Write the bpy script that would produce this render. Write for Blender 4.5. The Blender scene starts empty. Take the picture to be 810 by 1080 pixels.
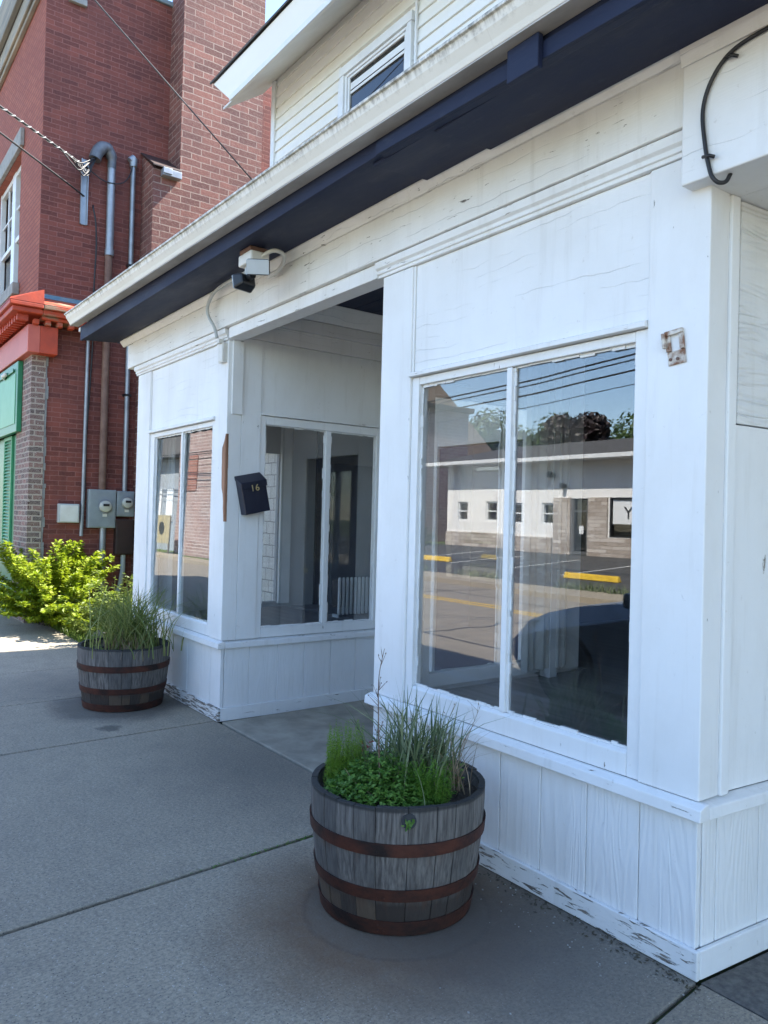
import bpy, math, random
from mathutils import Vector, Matrix
R = math.radians
random.seed(7)
scene = bpy.context.scene
COL = scene.collection
ORG = {}

# ------------------------------------------------------------------ objects
def tag(o, label=None, cat=None, group=None, kind=None):
    if label: o['label'] = label
    if cat: o['category'] = cat
    if group: o['group'] = group
    if kind: o['kind'] = kind
    return o

def thing(name, loc, label, cat, group=None):
    o = bpy.data.objects.new(name, None)
    o.empty_display_size = .1
    COL.objects.link(o)
    o.location = loc
    ORG[o.name] = Vector(loc)
    return tag(o, label, cat, group)

def dup(root, loc, rotz=0, label=None, scale=1):
    m = {}
    def rec(o, par):
        c = o.copy()
        COL.objects.link(c)
        if par: c.parent = par
        for ch in [x for x in KIDS.get(o.name, [])]:
            rec(ch, c)
        return c
    r = rec(root, None)
    r.location = loc
    r.rotation_euler = (0, 0, rotz)
    r.scale = (scale,)*3
    if label: r['label'] = label
    return r
KIDS = {}

class MB:
    def __init__(s, tf=None):
        s.v = []; s.f = []; s.tf = tf
    def add(s, vs, fs):
        b = len(s.v)
        s.v += [s.tf(*p) if s.tf else tuple(p) for p in vs]
        s.f += [tuple(i+b for i in f) for f in fs]
    def box(s, x0, x1, y0, y1, z0, z1):
        s.hexa([(x0,y0,z0),(x1,y0,z0),(x1,y1,z0),(x0,y1,z0),(x0,y0,z1),(x1,y0,z1),(x1,y1,z1),(x0,y1,z1)])
        return s
    def hexa(s, p):
        s.add(p, [(3,2,1,0),(4,5,6,7),(0,1,5,4),(1,2,6,5),(2,3,7,6),(3,0,4,7)])
        return s
    def prism_x(s, prof, x0, x1):          # prof: list of (y,z)
        n = len(prof)
        s.add([(x0,y,z) for y,z in prof]+[(x1,y,z) for y,z in prof],
              [tuple(range(n))[::-1], tuple(range(n,2*n))]+[(i,(i+1)%n,n+(i+1)%n,n+i) for i in range(n)])
        return s
    def prism_y(s, prof, y0, y1):          # prof: (x,z)
        n = len(prof)
        s.add([(x,y0,z) for x,z in prof]+[(x,y1,z) for x,z in prof],
              [tuple(range(n)), tuple(range(n,2*n))[::-1]]+[(i,n+i,n+(i+1)%n,(i+1)%n) for i in range(n)])
        return s
    def prism_z(s, prof, z0, z1):          # prof: (x,y)
        n = len(prof)
        s.add([(x,y,z0) for x,y in prof]+[(x,y,z1) for x,y in prof],
              [tuple(range(n))[::-1], tuple(range(n,2*n))]+[(i,(i+1)%n,n+(i+1)%n,n+i) for i in range(n)])
        return s
    def tube(s, pts, r, n=8, cap=True):
        pts = [Vector(p) for p in pts]
        rr = r if isinstance(r, (list,tuple)) else [r]*len(pts)
        vs = []; fs = []
        up = None
        for i,p in enumerate(pts):
            t = (pts[min(i+1,len(pts)-1)]-pts[max(i-1,0)]).normalized()
            if up is None:
                up = Vector((0,0,1)) if abs(t.z)<.9 else Vector((1,0,0))
            a = t.cross(up)
            if a.length < 1e-4: a = t.cross(Vector((1,0,.3)))
            a.normalize(); b = a.cross(t); up = b
            for k in range(n):
                w = 2*math.pi*k/n
                vs.append(tuple(p+(a*math.cos(w)+b*math.sin(w))*rr[i]))
        for i in range(len(pts)-1):
            for k in range(n):
                fs.append((i*n+k,i*n+(k+1)%n,(i+1)*n+(k+1)%n,(i+1)*n+k))
        if cap:
            fs.append(tuple(range(n))[::-1]); fs.append(tuple(range((len(pts)-1)*n,len(pts)*n)))
        s.add(vs, fs)
        return s
    def lathe(s, prof, c, n=32, a0=0, a1=2*math.pi, closed=True):   # prof (r,z)
        vs=[];fs=[]
        m=len(prof); full=abs(a1-a0-2*math.pi)<1e-6
        cnt = n if full else n+1
        for k in range(cnt):
            w=a0+(a1-a0)*k/n
            for r,z in prof: vs.append((c[0]+r*math.cos(w),c[1]+r*math.sin(w),c[2]+z))
        for k in range(n):
            k2=(k+1)%cnt
            for i in range(m-1 if not closed else m):
                j=(i+1)%m
                fs.append((k*m+i,k2*m+i,k2*m+j,k*m+j))
        if closed and not full:
            fs.append(tuple(range(m))[::-1]); fs.append(tuple(range((cnt-1)*m,cnt*m)))
        s.add(vs,fs)
        return s
    def disc(s, c, r, z0, z1, n=24):
        return s.prism_z([(c[0]+r*math.cos(2*math.pi*k/n),c[1]+r*math.sin(2*math.pi*k/n)) for k in range(n)], z0, z1)
    def loft(s, secs):
        n=len(secs[0]); vs=[p for q in secs for p in q]; fs=[]
        for i in range(len(secs)-1):
            for k in range(n):
                fs.append((i*n+k,i*n+(k+1)%n,(i+1)*n+(k+1)%n,(i+1)*n+k))
        fs.append(tuple(range(n))[::-1]); fs.append(tuple(range((len(secs)-1)*n,len(secs)*n)))
        s.add(vs,fs); return s
    def build(s, name, mat, parent=None, bevel=0, smooth=False, loc=None, fix=True):
        org = Vector(loc) if loc is not None else (ORG[parent.name] if parent is not None else Vector((0,0,0)))
        me = bpy.data.meshes.new(name)
        me.from_pydata([(p[0]-org.x,p[1]-org.y,p[2]-org.z) for p in s.v], [], s.f)
        if fix:
            import bmesh
            bm = bmesh.new(); bm.from_mesh(me)
            bmesh.ops.recalc_face_normals(bm, faces=bm.faces[:])
            bm.to_mesh(me); bm.free()
        me.validate(); me.update()
        o = bpy.data.objects.new(name, me)
        COL.objects.link(o)
        if mat: me.materials.append(mat)
        if smooth:
            me.polygons.foreach_set('use_smooth', [True]*len(me.polygons))
            if smooth != 'all':
                try: me.set_sharp_from_angle(angle=R(40))
                except Exception: pass
        if parent is not None:
            o.parent = parent
            KIDS.setdefault(parent.name, []).append(o)
        else:
            o.location = org
        ORG[o.name] = org
        if bevel:
            b = o.modifiers.new('bev','BEVEL'); b.width = bevel; b.segments = 2; b.limit_method='ANGLE'; b.angle_limit=R(40)
        return o

# ------------------------------------------------------------------ materials
class NT:
    def __init__(s, name):
        s.m = bpy.data.materials.new(name); s.m.use_nodes = True
        s.t = s.m.node_tree; s.n = s.t.nodes
        s.b = s.n['Principled BSDF']; s.out = s.n['Material Output']
        s._tc = None
    def N(s, typ, **kw):
        n = s.n.new(typ)
        for k,v in kw.items(): setattr(n,k,v)
        return n
    def L(s, a, b): s.t.links.new(a, b)
    def coord(s, which='Object'):
        if s._tc is None: s._tc = s.N('ShaderNodeTexCoord')
        return s._tc.outputs[which]
    def mapped(s, scale, src=None):
        m = s.N('ShaderNodeMapping'); m.inputs['Scale'].default_value = scale
        s.L(src or s.coord(), m.inputs['Vector']); return m.outputs[0]
    def noise(s, scale, stretch=(1,1,1), detail=4, rough=.55, dist=0, src=None):
        n = s.N('ShaderNodeTexNoise'); n.inputs['Scale'].default_value=scale
        n.inputs['Detail'].default_value=detail; n.inputs['Roughness'].default_value=rough
        n.inputs['Distortion'].default_value=dist
        s.L(s.mapped(stretch,src), n.inputs['Vector']); return n.outputs[0]
    def math(s, op, a, b=None, clamp=False):
        n = s.N('ShaderNodeMath', operation=op, use_clamp=clamp)
        for i,x in enumerate((a,b)):
            if x is None: continue
            if isinstance(x,(int,float)): n.inputs[i].default_value=x
            else: s.L(x,n.inputs[i])
        return n.outputs[0]
    def ramp(s, v, lo, hi, a=0, b=1):
        n = s.N('ShaderNodeMapRange'); n.clamp=True
        s.L(v,n.inputs[0]); n.inputs[1].default_value=lo; n.inputs[2].default_value=hi
        n.inputs[3].default_value=a; n.inputs[4].default_value=b
        return n.outputs[0]
    def mix(s, fac, a, b, mode='MIX'):
        n = s.N('ShaderNodeMix', data_type='RGBA', blend_type=mode)
        for i,x in ((0,fac),(6,a),(7,b)):
            if isinstance(x,(int,float)): n.inputs[i].default_value = x
            elif isinstance(x,tuple): n.inputs[i].default_value = (*x[:3],1)
            else: s.L(x,n.inputs[i])
        return n.outputs[2]
    def bump(s, h, strength=.3, dist=.01, prev=None):
        n = s.N('ShaderNodeBump'); n.inputs['Strength'].default_value=strength; n.inputs['Distance'].default_value=dist
        s.L(h,n.inputs['Height'])
        if prev is not None: s.L(prev,n.inputs['Normal'])
        return n.outputs[0]
    def col(s, c):
        if isinstance(c,tuple): s.b.inputs['Base Color'].default_value=(*c[:3],1)
        else: s.L(c,s.b.inputs['Base Color'])
    def rough(s, r):
        if isinstance(r,(int,float)): s.b.inputs['Roughness'].default_value=r
        else: s.L(r,s.b.inputs['Roughness'])
    def nrm(s, n): s.L(n,s.b.inputs['Normal'])
    def z(s):
        g = s.N('ShaderNodeSeparateXYZ'); s.L(s.coord(),g.inputs[0]); return g.outputs

def mk(name, c1, c2=None, scale=4, stretch=(1,1,1), rough=.6, bump=0, bscale=60, metal=0, bdist=.004, lo=.35, hi=.65, bstretch=(1,1,1)):
    t = NT(name)
    if c2: t.col(t.mix(t.ramp(t.noise(scale,stretch,6,.6),lo,hi), c1, c2))
    else: t.col(c1)
    t.rough(rough); t.b.inputs['Metallic'].default_value=metal
    if bump: t.nrm(t.bump(t.noise(bscale,bstretch,4),bump,bdist))
    return t.m

WOOD = (.17,.14,.115)
def paint(name, base=(.80,.80,.79), grain='z', bump=.35, rings=0, check=0, peel=0, peel_low=None, dirt=.16, warm=None, fine=1):
    """weathered white house paint: brush/grain relief, dirt, cracks, flaked spots"""
    t = NT(name)
    st = {'z':(1,1,.06),'x':(.06,1,1),'y':(1,.06,1),'xy':(.07,.07,1)}[grain]
    g = t.noise(170,st,3,.6)
    blot = t.noise(2.2,(1,1,.6),6,.62)
    spots = t.noise(26,(1,1,1),5,.65)
    c = t.mix(t.math('MULTIPLY',t.ramp(blot,.42,.72),dirt), base, (.50,.47,.41))
    c = t.mix(t.math('MULTIPLY',t.ramp(spots,.66,.78),.45), c, (.42,.38,.33))
    sk = t.noise(4.5,(3.5,3.5,.28),5,.65)
    c = t.mix(t.math('MULTIPLY',t.ramp(sk,.55,.8),dirt*1.1), c, (.47,.44,.38))
    n = t.bump(g,bump*.55,.003)
    n = t.bump(t.noise(9,(1,1,1),3),.25,.01,n)
    if rings:
        rs = {'z':(5,5,.55),'x':(.55,5,5),'xy':(.6,.6,5)}[grain]
        q = t.noise(1.6,rs,2,.5,.4)
        w = t.math('SINE',t.math('MULTIPLY',q,75))
        n = t.bump(w,rings,.0022,n)
    if check:
        q = t.math('ADD',t.math('MULTIPLY',t.z()[2],17),t.math('MULTIPLY',t.noise(1.5,(.8,.8,1.0),4,.6),2.6))
        q = t.math('FRACT',q)
        ln = t.ramp(t.math('ABSOLUTE',t.math('SUBTRACT',q,.5)),.0,.040,1,0)
        ms = t.ramp(t.noise(3.2,(.5,.5,3.5),4,.6),.5,.60)
        ck = t.math('MULTIPLY',ln,ms)
        c = t.mix(t.math('MULTIPLY',ck,check), c, (.30,.31,.33))
        n = t.bump(t.math('SUBTRACT',1,ck),.6,.003,n)
    if peel:
        ps = {'z':(1.5,1.5,.35),'x':(.3,1.6,1.8),'xy':(.36,.36,3.0)}[grain]
        q = t.noise(21,ps,7,.68,.5)
        if peel_low:
            zz = t.z()[2]
            q = t.math('ADD',q,t.ramp(zz,peel_low[0],peel_low[1],peel_low[2],0))
        p = t.ramp(q,.735-peel,.75-peel)
        wood = t.mix(t.ramp(t.noise(60,st,4),.35,.65),(.10,.085,.075),(.30,.26,.22))
        c = t.mix(p,c,wood)
        n = t.bump(t.math('SUBTRACT',1,p),.9,.004,n)
    t.col(c); t.nrm(n)
    t.rough(t.ramp(blot,.3,.7,.42,.6))
    return t.m

def brick(name, c1, c2, mortar, w=.235, h=.074, ms=.011, bump=.5, noise_amt=.4, dark=(.05,.02,.018), rough=.85, bias=0, white=None, grime=None):
    t = NT(name)
    sx = t.z()
    g = t.N('ShaderNodeNewGeometry'); s2=t.N('ShaderNodeSeparateXYZ'); t.L(g.outputs['True Normal'],s2.inputs[0])
    k = t.math('GREATER_THAN',t.math('ABSOLUTE',s2.outputs[0]),.6)
    hor = t.N('ShaderNodeMix'); hor.data_type='FLOAT'
    t.L(k,hor.inputs[0]); t.L(sx[0],hor.inputs[2]); t.L(sx[1],hor.inputs[3])
    cb = t.N('ShaderNodeCombineXYZ'); t.L(hor.outputs[0],cb.inputs[0])
    wob = t.math('ADD',t.math('MULTIPLY',t.math('SUBTRACT',t.noise(5,(1,1,1),2),.5),.022),t.math('MULTIPLY',t.math('SUBTRACT',t.noise(30,(1,1,1),2),.5),.008))
    t.L(t.math('ADD',sx[2],wob),cb.inputs[1])
    b = t.N('ShaderNodeTexBrick'); t.L(cb.outputs[0],b.inputs['Vector'])
    b.inputs['Scale'].default_value=1; b.inputs['Mortar Size'].default_value=ms; b.inputs['Mortar Smooth'].default_value=.25
    b.inputs['Bias'].default_value=bias; b.inputs['Brick Width'].default_value=w; b.inputs['Row Height'].default_value=h
    b.inputs['Color1'].default_value=(*c1,1); b.inputs['Color2'].default_value=(*c2,1); b.inputs['Mortar'].default_value=(*mortar,1)
    c = b.outputs['Color']
    big = t.noise(.9,(1,1,1),6,.65)
    c = t.mix(t.math('MULTIPLY',t.ramp(big,.4,.7),noise_amt),c,dark)
    sm = t.noise(24,(1,1,2),5,.7)
    c = t.mix(t.math('MULTIPLY',t.ramp(sm,.45,.75),.35),c,mortar)
    if white:
        cw = t.math('LESS_THAN',t.math('FRACT',t.math('MULTIPLY',t.noise(3.1,(1.6,1.6,4.2),0),37)),white)
        c = t.mix(t.math('MULTIPLY',t.math('MULTIPLY',cw,t.math('SUBTRACT',1,b.outputs['Fac'])),.8),c,(.55,.5,.44))
    st = t.noise(1.3,(3,3,.35),5,.7)
    c = t.mix(t.math('MULTIPLY',t.ramp(st,.52,.75),noise_amt*.7),c,dark)
    t.col(c); t.rough(rough)
    hgt = t.math('ADD',t.math('MULTIPLY',t.math('SUBTRACT',1,b.outputs['Fac']),1),t.math('MULTIPLY',t.noise(40,(1,1,1),5),.6))
    t.nrm(t.bump(hgt,bump,.012))
    return t.m

def leafmat(name, c1, c2, trans=.35, rough=.5):
    t = NT(name)
    g = t.N('ShaderNodeNewGeometry')
    c = t.mix(g.outputs['Random Per Island'],c1,c2)
    t.col(c); t.rough(rough)
    tr = t.N('ShaderNodeBsdfTranslucent'); t.L(c,tr.inputs[0])
    mx = t.N('ShaderNodeMixShader'); mx.inputs[0].default_value=trans
    t.L(t.b.outputs[0],mx.inputs[1]); t.L(tr.outputs[0],mx.inputs[2]); t.L(mx.outputs[0],t.out.inputs[0])
    return t.m

def glass(name, f0=.055, tint=(.93,.95,.95), wave=.02, dust=.02):
    t = NT(name)
    t.n.remove(t.b)
    g = t.N('ShaderNodeNewGeometry')
    d = t.N('ShaderNodeVectorMath',operation='DOT_PRODUCT')
    t.L(g.outputs['Normal'],d.inputs[0]); t.L(g.outputs['Incoming'],d.inputs[1])
    k = t.math('SUBTRACT',1,t.math('ABSOLUTE',d.outputs['Value']))
    fr = t.math('ADD',t.math('MULTIPLY',t.math('POWER',k,5),1-f0),f0,True)
    gl = t.N('ShaderNodeBsdfGlossy'); gl.inputs['Roughness'].default_value=.0
    gl.inputs['Color'].default_value=(1,1,1,1)
    if wave:
        t.L(t.bump(t.noise(2.3,(1,1,.6),1),wave,.02),gl.inputs['Normal'])
    tp = t.N('ShaderNodeBsdfTransparent'); tp.inputs[0].default_value=(*tint,1)
    mx = t.N('ShaderNodeMixShader'); t.L(fr,mx.inputs[0]); t.L(tp.outputs[0],mx.inputs[1]); t.L(gl.outputs[0],mx.inputs[2])
    df = t.N('ShaderNodeBsdfDiffuse'); df.inputs[0].default_value=(.6,.6,.58,1)
    m2 = t.N('ShaderNodeMixShader')
    t.L(t.math('MULTIPLY',t.ramp(t.noise(5,(1,1,.5),6,.7),.45,.8),dust),m2.inputs[0])
    t.L(mx.outputs[0],m2.inputs[1]); t.L(df.outputs[0],m2.inputs[2]); t.L(m2.outputs[0],t.out.inputs[0])
    return t.m

# white paint variants
P_BOARD = paint('white_paint_boards',grain='z',bump=.5,rings=.28,peel=.0,dirt=.2)
P_PANEL = paint('white_paint_plywood',grain='xy',bump=.4,rings=.0,check=.22,dirt=.2)
P_SMOOTH = paint('white_paint_trim',grain='z',bump=.5,peel=.045,dirt=.24)
P_TRIMX = paint('white_paint_rail',grain='xy',bump=.5,peel=.085,dirt=.3)
P_FRIEZE = paint('white_paint_frieze',base=(.80,.79,.755),grain='xy',bump=.45,check=.4,peel=.075,dirt=.3)
P_BASE = paint('white_paint_baseboard',grain='xy',bump=.7,peel=.160,dirt=.34)
P_ROT = paint('white_paint_rotten',grain='xy',bump=.9,peel=.225,dirt=.4)
P_PLY = paint('white_paint_rough_plywood',base=(.74,.74,.73),grain='xy',bump=.9,rings=.8,check=.35,dirt=.25)
P_SIDING = mk('vinyl_siding',(.80,.80,.785),(.76,.74,.67),1.1,(.4,1,1),rough=.45,bump=.15,bscale=30)
P_SOFFIT = mk('white_soffit',(.74,.74,.72),(.62,.61,.58),2,rough=.55,bump=.2,bscale=40)
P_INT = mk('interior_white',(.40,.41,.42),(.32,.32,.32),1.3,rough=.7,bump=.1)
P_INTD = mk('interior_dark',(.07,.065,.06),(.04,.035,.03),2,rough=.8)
P_INTG = mk('interior_grey_door',(.16,.17,.19),(.12,.125,.14),2,rough=.5)
P_NAVYI = mk('interior_navy',(.01,.015,.045),(.015,.02,.06),2,rough=.5)
def gutter_mat():
    t=NT('gutter_enamel')
    x=t.z(); zz=t.math('ADD',x[2],t.math('MULTIPLY',t.math('ADD',x[0],6.33),.0154))
    st=t.noise(6,(3.5,.6,.5),6,.75); sp=t.noise(34,(1,1,1),5,.7); b=t.noise(1.4,(1,1,1),5)
    c=t.mix(t.math('MULTIPLY',t.ramp(b,.35,.7),.4),(.76,.745,.69),(.62,.59,.51))
    edge=t.ramp(zz,3.385,3.445,0,1)
    gr=t.math('MULTIPLY',t.ramp(t.math('ADD',st,t.math('MULTIPLY',edge,.22)),.58,.80),t.ramp(zz,3.35,3.43,.15,.9))
    c=t.mix(gr,c,(.24,.22,.175))
    c=t.mix(t.math('MULTIPLY',t.math('MULTIPLY',t.ramp(sp,.52,.62),edge),.6),c,(.12,.112,.09))
    t.col(c); t.rough(.5); t.nrm(t.bump(t.noise(8,(.5,1,1),3),.15,.01)); return t.m
P_GUTTER=gutter_mat()
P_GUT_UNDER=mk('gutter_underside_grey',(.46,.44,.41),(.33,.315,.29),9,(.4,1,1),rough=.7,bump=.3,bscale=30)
def navy():
    t=NT('navy_paint')
    b=t.noise(3.2,(.5,1.5,1),6,.65)
    c=t.mix(t.ramp(b,.35,.7),(.012,.017,.042),(.019,.027,.058))
    sp=t.noise(14,(.5,1.3,1),6,.7)
    c=t.mix(t.math('MULTIPLY',t.ramp(sp,.6,.75),.35),c,(.075,.08,.10))
    t.b.inputs['Specular IOR Level'].default_value=.25
    t.col(c); t.rough(t.ramp(b,.3,.7,.5,.75)); t.nrm(t.bump(t.noise(60,(.15,1,1),4),.35,.004,t.bump(t.noise(5,(.4,1,1),3),.3,.012))); return t.m
P_NAVY=navy()
P_GLASS=glass('window_glass',.088,tint=(.96,.97,.97),wave=.012)
P_GLASSB=glass('window_glass_wavy',.065,wave=.012,dust=.03)
P_GLASSU=glass('upper_window_glass',.08,tint=(.5,.5,.5),wave=.02)
P_ROOF=mk('asphalt_shingles',(.05,.048,.045),(.085,.08,.075),12,(1,1,1),rough=.9,bump=.6,bscale=50)
P_DARK=mk('window_dark_room',(.02,.024,.03),rough=.6)
P_FLOOR=mk('grey_floor_boards',(.23,.225,.22),(.15,.148,.145),3,(.4,6,1),rough=.45,bump=.2,bscale=30,bstretch=(.2,1,1))
# brick
P_BRICK=brick('painted_red_brick',(.120,.032,.024),(.235,.062,.042),(.27,.11,.088),w=.225,h=.068,ms=.006,bump=.6,noise_amt=.6,dark=(.075,.026,.024))
P_BRICKF=brick('painted_front_brick',(.31,.078,.046),(.38,.112,.066),(.21,.058,.038),w=.225,h=.068,ms=.012,bump=1.0,noise_amt=.45,dark=(.20,.055,.04))
P_CHIM=brick('chimney_brick',(.105,.034,.028),(.25,.09,.066),(.38,.27,.22),w=.30,h=.097,ms=.008,bump=1.0,noise_amt=.65,dark=(.11,.045,.042))
P_PILB=brick('mixed_face_brick',(.05,.03,.026),(.22,.09,.068),(.38,.32,.26),w=.22,h=.0735,ms=.011,bump=.7,noise_amt=.15,white=.16)
P_BRICKW=brick('whitewashed_brick',(.24,.165,.155),(.36,.27,.25),(.58,.53,.50),w=.42,h=.155,ms=.02,bump=.5,noise_amt=.45,dark=(.30,.12,.09))
P_STONE=mk('weathered_stone',(.36,.31,.24),(.19,.18,.16),3,(.3,1,2.5),rough=.9,bump=.7,bscale=20)
P_LIME=mk('grey_limestone',(.33,.32,.30),(.24,.235,.22),8,rough=.9,bump=.5,bscale=60)
P_VENEER=brick('ledgestone_veneer',(.26,.20,.155),(.62,.56,.50),(.22,.19,.17),w=.5,h=.13,ms=.008,bump=.9,noise_amt=.2,dark=(.25,.2,.17),white=.25)
P_WBRICK=brick('white_painted_brick',(.84,.83,.81),(.82,.81,.79),(.74,.73,.71),w=.22,h=.09,ms=.006,bump=.3,noise_amt=.08,dark=(.6,.6,.58))
P_ORANGE=mk('red_orange_cornice_paint',(.46,.052,.014),(.33,.04,.014),5,(1,1,1),rough=.55,bump=.4,bscale=30)
P_ORANGEW=mk('flaking_red_paint',(.42,.055,.018),(.26,.16,.10),7,(.6,.6,2.5),rough=.75,bump=.7,bscale=40,lo=.50,hi=.62)
P_CORAL=mk('coral_fascia_paint',(.52,.115,.075),(.45,.09,.06),3,rough=.5,bump=.2)
P_BLUEF=mk('blue_grey_flashing',(.10,.20,.27),(.20,.24,.26),9,rough=.6,bump=.4)
P_GREEN=mk('green_panel_paint',(.10,.34,.17),(.13,.38,.20),4,rough=.45,bump=.15)
P_GREEND=mk('dark_green_paint',(.012,.15,.065),(.018,.19,.085),4,rough=.4,bump=.15)
P_SHUT=mk('green_shutter_paint',(.05,.27,.12),(.07,.31,.15),6,rough=.5)
P_WINW=mk('window_white_vinyl',(.74,.75,.75),(.66,.67,.67),5,rough=.4)
# metals
P_GALV=mk('galvanised_conduit',(.34,.36,.385),(.25,.265,.28),7,rough=.42,metal=.55,bump=.1)
P_ZINC=mk('weathered_zinc',(.17,.175,.185),(.11,.115,.125),9,rough=.5,metal=.4,bump=.15)
P_METER=mk('grey_meter_enamel',(.31,.35,.37),(.25,.28,.30),5,rough=.45,metal=.2,bump=.08)
P_RUSTP=mk('rusted_pipe',(.14,.075,.055),(.20,.12,.09),9,rough=.75,bump=.3)
P_RUST=mk('rusty_hoop_iron',(.085,.024,.012),(.018,.009,.007),9,(1,1,1.5),rough=.72,metal=.25,bump=.5,bscale=70)
P_BLACK=mk('black_plastic',(.012,.012,.014),rough=.4)
P_CABLE=mk('black_cable_rubber',(.016,.016,.018),rough=.5)
P_WHITEP=mk('white_plastic',(.70,.69,.65),(.60,.58,.52),6,rough=.45)
P_LGREY=mk('light_grey_plastic',(.46,.48,.47),(.40,.41,.40),6,rough=.5)
P_LENS=mk('frosted_lens',(.50,.54,.56),(.44,.48,.50),9,rough=.3)
P_BROWNBOX=mk('dark_brown_steel',(.028,.016,.014),(.045,.022,.018),5,rough=.55)
P_RAWWOOD=mk('bare_split_wood',(.36,.185,.11),(.19,.09,.05),16,(1,1,.1),rough=.8,bump=.9,bscale=60,bstretch=(1,1,.1))
P_GOLD=mk('brass_digits',(.62,.50,.25),rough=.35,metal=.6)
P_NAVYBOX=mk('navy_mailbox_enamel',(.008,.010,.024),(.014,.016,.032),8,rough=.38,bump=.05)
P_RUSTPLATE=mk('rusty_white_plate',(.66,.62,.55),(.20,.09,.045),14,rough=.7,bump=.5,lo=.42,hi=.56)

def concrete():
    t=NT('sidewalk_concrete')
    big=t.noise(.8,(1,1,1),6,.62); mid=t.noise(5,(1,1,1),6,.65)
    c=t.mix(t.ramp(big,.3,.72),(.47,.395,.285),(.36,.305,.225))
    c=t.mix(t.math('MULTIPLY',t.ramp(mid,.45,.75),.5),c,(.225,.198,.158))
    isl=t.N('ShaderNodeNewGeometry').outputs['Random Per Island']
    c=t.mix(t.math('MULTIPLY',isl,.30),c,(.24,.212,.168))
    c=t.mix(t.ramp(t.noise(95,(1,.6,1),4,.75),.38,.58,.55,0),c,(.085,.08,.07))
    c=t.mix(t.ramp(t.noise(70,(.7,1,1),5,.8),.56,.68,0,.6),c,(.52,.47,.40))
    # exposed fine aggregate
    v=t.N('ShaderNodeTexVoronoi'); v.inputs['Scale'].default_value=115; t.L(t.coord(),v.inputs['Vector'])
    s2=t.N('ShaderNodeSeparateColor'); t.L(v.outputs['Color'],s2.inputs[0])
    dot=t.ramp(v.outputs['Distance'],.22,.34,1,0)
    c=t.mix(t.math('MULTIPLY',dot,t.math('MULTIPLY',t.math('GREATER_THAN',s2.outputs[0],.90),.8)),c,(.50,.47,.42))
    c=t.mix(t.math('MULTIPLY',dot,t.math('MULTIPLY',t.math('LESS_THAN',s2.outputs[1],.10),.9)),c,(.06,.06,.058))
    # scattered dark gum spots
    v2=t.N('ShaderNodeTexVoronoi'); v2.inputs['Scale'].default_value=3.1; t.L(t.coord(),v2.inputs['Vector'])
    gum=t.ramp(t.math('ADD',v2.outputs['Distance'],t.math('MULTIPLY',mid,.03)),.035,.045,1,0)
    c=t.mix(t.math('MULTIPLY',gum,.6),c,(.05,.05,.05))
    # tannin / rust stains that seeped from the two tubs, and the grime where people step in
    x=t.z()
    def stain(cx,cy,r0,r1,amt,colr,c,sy=1):
        d=t.math('SQRT',t.math('ADD',t.math('POWER',t.math('SUBTRACT',x[0],cx),2),t.math('POWER',t.math('MULTIPLY',t.math('SUBTRACT',x[1],cy),sy),2)))
        d=t.math('ADD',d,t.math('MULTIPLY',t.math('SUBTRACT',t.noise(4,(1,1,1),6,.65),.5),.35))
        return t.mix(t.math('MULTIPLY',t.ramp(d,r0,r1,1,0),amt),c,colr)
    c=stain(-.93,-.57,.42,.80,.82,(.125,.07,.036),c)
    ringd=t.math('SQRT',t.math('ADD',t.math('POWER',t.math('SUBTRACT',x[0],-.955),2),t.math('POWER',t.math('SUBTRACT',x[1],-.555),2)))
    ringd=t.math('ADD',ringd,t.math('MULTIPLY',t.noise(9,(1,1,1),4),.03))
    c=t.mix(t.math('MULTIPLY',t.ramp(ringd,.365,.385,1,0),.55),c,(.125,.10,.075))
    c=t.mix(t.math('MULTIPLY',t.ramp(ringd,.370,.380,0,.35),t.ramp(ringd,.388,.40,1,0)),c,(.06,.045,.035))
    c=stain(-.6,-.2,.1,.7,.55,(.09,.078,.066),c)
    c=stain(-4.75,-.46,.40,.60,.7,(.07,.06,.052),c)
    c=stain(-2.75,-.22,.2,1.15,.5,(.10,.093,.082),c,1.5)
    c=stain(-4.12,-.72,.05,.11,.75,(.06,.056,.05),c,1.3)
    c=t.mix(t.math('MULTIPLY',t.ramp(t.noise(22,(1,1,1),5,.7),.5,.72),.35),c,(.17,.155,.13))
    crk=t.math('ABSOLUTE',t.math('SUBTRACT',t.math('ADD',x[0],t.math('ADD',t.math('MULTIPLY',t.noise(2.2,(1,1,1),5,.65),.9),t.math('MULTIPLY',x[1],.35))),-5.15))
    c=t.mix(t.math('MULTIPLY',t.ramp(crk,.0,.011,1,0),t.math('MULTIPLY',t.math('LESS_THAN',x[1],-.7),.75)),c,(.07,.066,.058))
    c=stain(-.25,-.35,.1,.8,.5,(.11,.108,.105),c)
    c=stain(-5.6,-.5,.2,.9,.5,(.10,.096,.09),c)
    t.col(c); t.rough(.88)
    h=t.math('ADD',t.math('MULTIPLY',v.outputs['Distance'],.5),t.noise(160,(.5,1,1),4))
    t.nrm(t.bump(h,.55,.004,t.bump(mid,.2,.01))); return t.m
P_CONC=concrete()
P_CONC3=mk('entry_concrete',(.38,.34,.27),(.25,.225,.18),5,rough=.9,bump=.5,bscale=150)
P_CONC2=mk('coarse_patch_concrete',(.16,.15,.135),(.085,.08,.074),30,rough=.95,bump=1,bscale=90,bdist=.01)
P_JOINT=mk('joint_dirt',(.03,.032,.022),(.055,.06,.03),20,rough=1,bump=.8)
P_MOSS=mk('moss_in_joint',(.035,.06,.015),(.03,.03,.02),25,rough=1,bump=1)
P_ASPH=mk('worn_tan_asphalt',(.26,.225,.18),(.21,.185,.15),3,rough=.9,bump=.6,bscale=150)
P_LOT=mk('lot_asphalt',(.050,.050,.050),(.065,.064,.062),2,rough=.9,bump=.6,bscale=150)
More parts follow.
